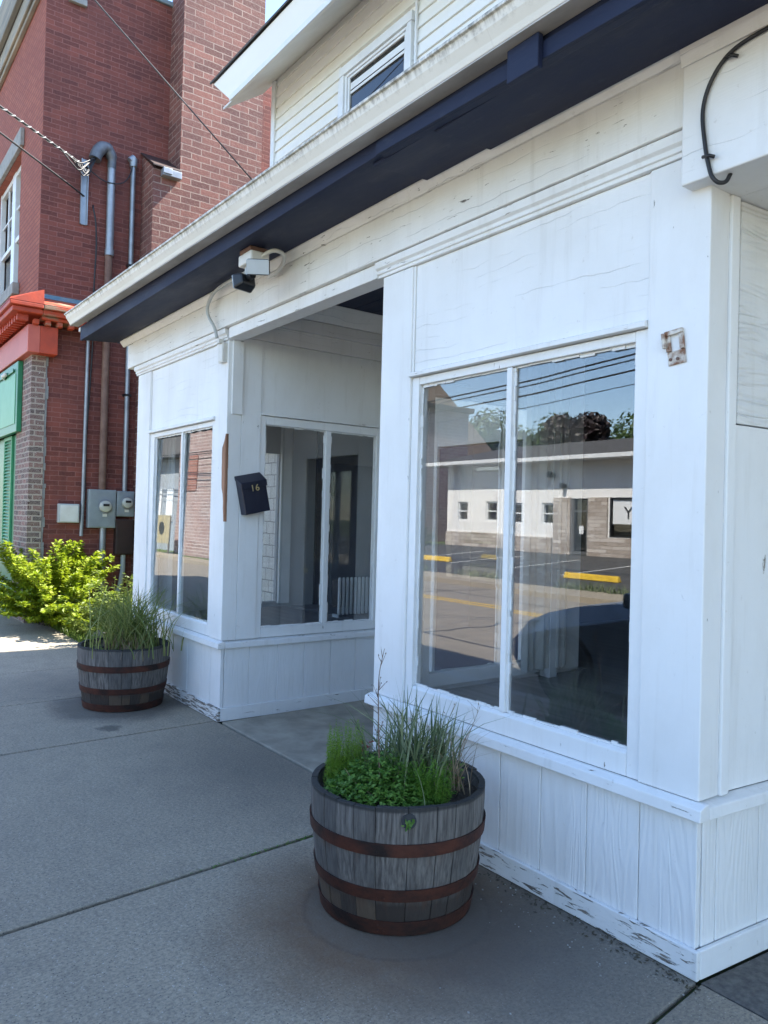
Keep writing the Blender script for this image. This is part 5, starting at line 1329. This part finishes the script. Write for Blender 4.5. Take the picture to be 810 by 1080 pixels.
def gsec(x,hw,zb,zt,tw): return [(x,-3.98-hw,-.12+zb),(x,-3.98-tw,-.12+zt),(x,-3.98,-.12+zt+.03),(x,-3.98+tw,-.12+zt),(x,-3.98+hw,-.12+zb)]
MB().loft([gsec(-2.32,.80,.965,.985,.79),gsec(-1.5,.86,.955,1.46,.60),gsec(-.9,.86,.96,1.54,.60),gsec(-.1,.85,.965,1.50,.60),gsec(.78,.78,.98,1.02,.74)]).build('cabin_glass',mk('tinted_glass',(.012,.015,.02),rough=.05),CR,smooth=True)
MB().loft([[(x,-3.98+a,-.12+z) for a,z in ((-.61,zt-.02),(-.58,zt+.02),(0,zt+.05),(.58,zt+.02),(.61,zt-.02))] for x,zt in ((-1.5,1.47),(-.9,1.545),(-.1,1.505))]).build('roof_panel',P_CAR,CR,smooth=True)
for wx in (-2.95,-.15):
    for s in (-1,1):
        wy=-3.98+s*.84
        tf=lambda x,y,z,wx=wx,wy=wy,s=s:(wx+x,wy+s*z,.21+y)
        t_=MB(tf).lathe([(.001,-.1),(.30,-.1),(.33,-.07),(.33,.07),(.30,.1),(.21,.102),(.21,.09),(.001,.09)],(0,0,0),28,closed=False).build('wheel',P_TYRE,CR,smooth=True)
        rm=MB(tf); rm.lathe([(.001,.105),(.06,.105),(.06,.098),(.205,.092)],(0,0,0),28,closed=False)
        for k in range(5):
            a=k*1.2566; rm.hexa([tuple(Vector((math.cos(a)*q-math.sin(a)*w_,math.sin(a)*q+math.cos(a)*w_,zz))) for zz in (.094,.11) for q,w_ in ((.04,-.02),(.2,-.025),(.2,.025),(.04,.02))])
        rm.build('rim',P_RIM,t_)
        ar=MB(tf); ar.lathe([(.33,.096),(.375,.096),(.375,.098),(.33,.098)],(0,0,0),24,0,math.pi); ar.build('wheel_arch',P_BLACK,CR)
for s in (-1,1):
    MB().hexa([(-3.60,-3.98+s*.60-.12,.48),(-3.50,-3.98+s*.60-.12,.48),(-3.40,-3.98+s*.66+.12,.50),(-3.50,-3.98+s*.66+.12,.50),(-3.58,-3.98+s*.6-.12,.585),(-3.45,-3.98+s*.6-.12,.60),(-3.36,-3.98+s*.66+.12,.62),(-3.48,-3.98+s*.66+.12,.60)]).build('headlight',P_LENS,CR,.01)
    MB().box(-2.22,-2.05,-3.98+s*.99-.08,-3.98+s*.99+.08,.86,.99).build('side_mirror',P_CAR,CR,.03)
    MB().box(-1.0,-.82,-3.98+s*.932-.006,-3.98+s*.932+.006,.70,.73).build('door_handle',P_CAR,CR,.004)
MB().box(-3.86,-3.80,-4.30,-3.66,.22,.32).build('grille',P_BLACK,CR,.01)

CR.location.x-=.28
# white-shingled shed in the yard behind, glimpsed through the side window
sh=thing('shingled_shed',(-6.45,2.5,0),'white shingled outbuilding wall glimpsed through the narrow side window','shed')
MB().box(-7.0,-5.93,1.75,3.4,0,2.3).build('shed_wall',P_SHINGW,sh); MB().box(-7.1,-5.925,1.65,3.5,2.301,2.38).build('shed_roof',P_ROOF,sh)

# ------------------------------------------------------------------ light, sky, camera
S=Vector((.20,1,1.30)).normalized()
world=bpy.data.worlds.new('World'); scene.world=world; world.use_nodes=True
nt=world.node_tree; bg=nt.nodes['Background']
sky=nt.nodes.new('ShaderNodeTexSky'); sky.sky_type='NISHITA'; sky.sun_disc=False
sky.sun_elevation=math.asin(S.z); sky.sun_rotation=math.atan2(S.x,S.y); sky.air_density=1.0; sky.dust_density=.3; sky.ozone_density=2.5
nt.links.new(sky.outputs[0],bg.inputs[0]); bg.inputs[1].default_value=.13
sl=bpy.data.lights.new('sun','SUN'); sl.energy=4.8; sl.angle=R(.53); sl.color=(1,.95,.87)
so_=bpy.data.objects.new('sun',sl); COL.objects.link(so_); so_.rotation_euler=S.to_track_quat('Z','Y').to_euler(); so_.location=(3,6,12)

cam=bpy.data.cameras.new('camera'); co_=bpy.data.objects.new('camera',cam); COL.objects.link(co_)
f_,yaw,pitch,roll=811.7,.9361,.009,.0252
cam.sensor_fit='HORIZONTAL'; cam.sensor_width=36; cam.lens=f_/810*36; cam.clip_end=800; cam.clip_start=.05
fwd=Vector((-math.sin(yaw)*math.cos(pitch),math.cos(yaw)*math.cos(pitch),math.sin(pitch)))
rgt=Vector((math.cos(yaw),math.sin(yaw),0)); upv=rgt.cross(fwd)
# picture rolled clockwise: camera right/up turned the other way
r2=rgt*math.cos(roll)+upv*math.sin(roll); u2=upv*math.cos(roll)-rgt*math.sin(roll)
m3=Matrix((r2,u2,-fwd)).transposed()
co_.matrix_world=Matrix.Translation((1.4784,-2.459,1.55))@m3.to_4x4()
scene.camera=co_
scene.view_settings.view_transform='Standard'; scene.view_settings.look='None'; scene.view_settings.gamma=1
scene.view_settings.use_curve_mapping=False; scene.view_settings.exposure=2.2
scene.render.engine='CYCLES'
cy=scene.cycles; cy.use_denoising=True; cy.max_bounces=10; cy.transparent_max_bounces=24; cy.glossy_bounces=5; cy.diffuse_bounces=4; cy.caustics_reflective=False; cy.caustics_refractive=False
cy.sample_clamp_indirect=6
try: cy.denoiser='OPENIMAGEDENOISE'
except Exception: pass
